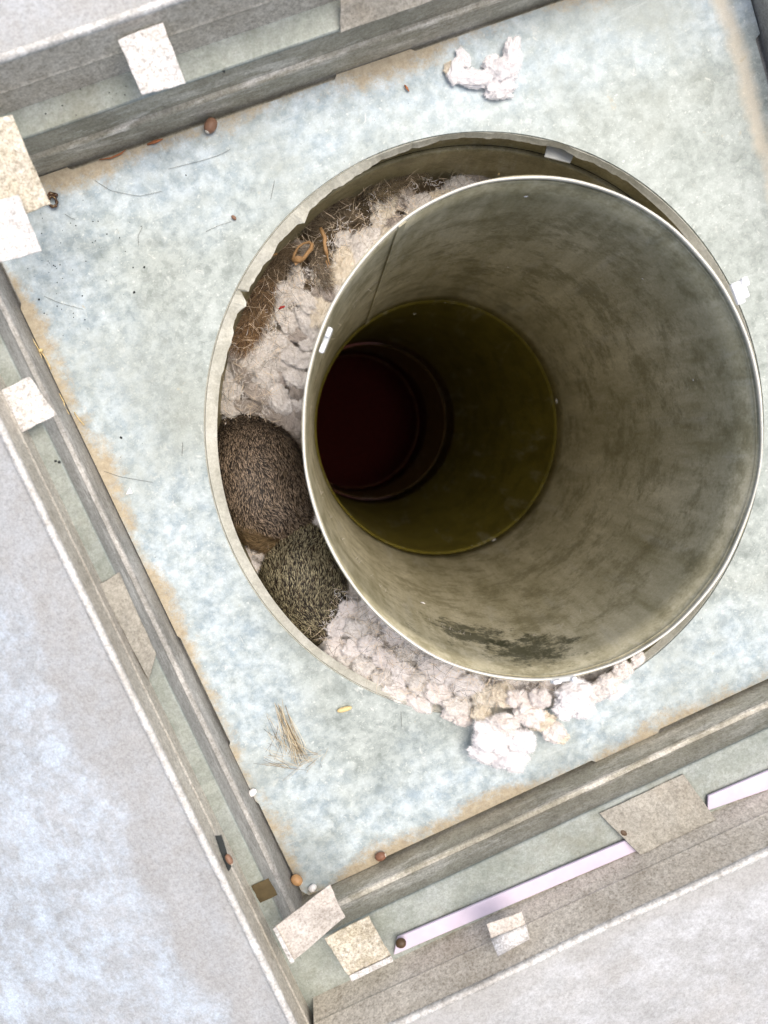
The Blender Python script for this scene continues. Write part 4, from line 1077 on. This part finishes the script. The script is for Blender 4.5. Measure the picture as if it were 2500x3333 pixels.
# dry grass tuft on the lower plate
V, F, C = [], [], []
r = random.Random(9)
def grass(p0, p1, n, spread0, spread1, cols, wd=.00016):
    for _ in range(n):
        a = (p0[0]+r.gauss(0, spread0), p0[1]+r.gauss(0, spread0)); e = (p1[0]+r.gauss(0, spread1), p1[1]+r.gauss(0, spread1*.5))
        s0 = r.uniform(0, .35); s1 = r.uniform(.6, 1.05); bow = r.gauss(0, 3)
        pts = []
        for i in range(5):
            f = s0+(s1-s0)*i/4; pts.append(P(a[0]+(e[0]-a[0])*f+bow*math.sin(f*3.1), a[1]+(e[1]-a[1])*f, .0012+.0025*math.sin(f*3.1)*r.uniform(.3, 1)))
        u_ = r.uniform(.7, 1.1); c = tuple(x*u_ for x in r.choice(cols))
        for i in range(4):
            d = (pts[i+1]-pts[i]).normalized(); s_ = d.cross(Vector((0, 0, 1))).normalized()*wd
            kx = len(V); V.extend([pts[i]-s_, pts[i]+s_, pts[i+1]+s_, pts[i+1]-s_]); C.extend([(*c, 1)]*4); F.append([kx, kx+1, kx+2, kx+3])
straw = [(.55, .46, .30), (.62, .55, .40), (.36, .29, .18), (.14, .11, .07)]
grass((602, 1520), (650, 1640), 40, 7, 12, straw, .00012)
grass((632, 1600), (655, 1645), 26, 6, 24, straw, .00011)
grass((585, 1560), (640, 1630), 24, 22, 26, straw, .00009)
grass((640, 1660), (700, 1630), 16, 18, 20, straw, .00009)
grass((560, 1640), (650, 1660), 18, 14, 20, straw, .00009)
tag(mesh_obj('dry_grass_tuft', V, F, M['strand'], None, False, C), 'wispy dry straw tuft lying on the lower plate', 'dry grass')

# dark specks of dirt on the plate and ledges
V, F = [], []
def speck(p, s_):
    k_ = len(V); a = r.uniform(0, 6.28)
    for i in range(5):
        q = a+i*1.257; rr = s_*r.uniform(.6, 1.2); V.append(p+Vector((math.cos(q)*rr, math.sin(q)*rr, 0)))
    V.append(p+Vector((0, 0, s_*.6)))
    for i in range(5): F.append([k_+i, k_+(i+1) % 5, k_+5])
for _ in range(110):
    q = r.random()
    if q < .55: x, y = r.gauss(120, 70), r.gauss(610, 70)
    elif q < .8: x, y = r.gauss(200, 110), r.gauss(480, 90)
    elif q < .9: x, y = r.uniform(80, 420), r.uniform(700, 1300)
    else: x, y = r.uniform(300, 900), r.uniform(200, 400)
    p = P(x, y, .0003)
    if p.x < Q[0].x+.006 or p.y > .185 or (p-OC).length < .19: continue
    speck(p, abs(r.gauss(0, .00024))+.00016)
for _ in range(34):
    p = P(r.uniform(60, 480), r.uniform(150, 310), .0459)
    if .199 < p.y < .212: speck(p, r.uniform(.0002, .0005))
for x, y in ((484, 155), (120, 996), (128, 998), (262, 945)):
    p = P(x, y, .0462 if x < 200 or y < 200 else .0003); speck(p, .0009)
tag(mesh_obj('dirt_specks', V, F, M['speck']), 'scattered black dirt specks on plate and ledge', kind='stuff')

# pale chips inside the flue wall, with white flecks painted as seam glints
def on_wall(px, py):
    lo, hi = .069, -.29
    best = None
    for i in range(200):
        z = lo+(hi-lo)*i/199; p = P(px, py, z); f = (.07-z)/.363; R_ = lerp_ring(R0, R1, f)
        c = sum(R_, Vector())/160; d = min(R_, key=lambda q: (q-p).length)
        g = (d-c).length-(p-c).length
        if best is None or g < best[0]: best = (g, p, (c-p).normalized())
        if g < .0006: return p, (c-p).normalized()
    return best[1], best[2]
V, F = [], []
for x, y, s_ in ((914, 1305, .0030), (1136, 421, .0018), (895, 676, .0024), (962, 652, .0012), (1068, 1168, .004), (1204, 866, .004), (1500, 820, .001), (1235, 930, .0008), (1390, 600, .0009), (1098, 575, .001), (1020, 1180, .001), (940, 700, .001), (1320, 1080, .0009)):
    p, nn = on_wall(x, y); p = p+nn*.0008
    a = nn.cross(Vector((0, 0, 1))).normalized(); k_ = len(V)
    for i in range(6):
        q = i*1.047; rr = s_*.85*r.uniform(.6, 1.1); V.append(p+a*math.cos(q)*rr+Vector((0, 0, math.sin(q)*rr)))
    V.append(p+nn*s_*.25)
    for i in range(6): F.append([k_+i, k_+(i+1) % 6, k_+6])
tag(mesh_obj('chips_and_glints', V, F, M['white_chip']), 'pale chips and painted seam glints on the inside of the flue wall', kind='stuff')
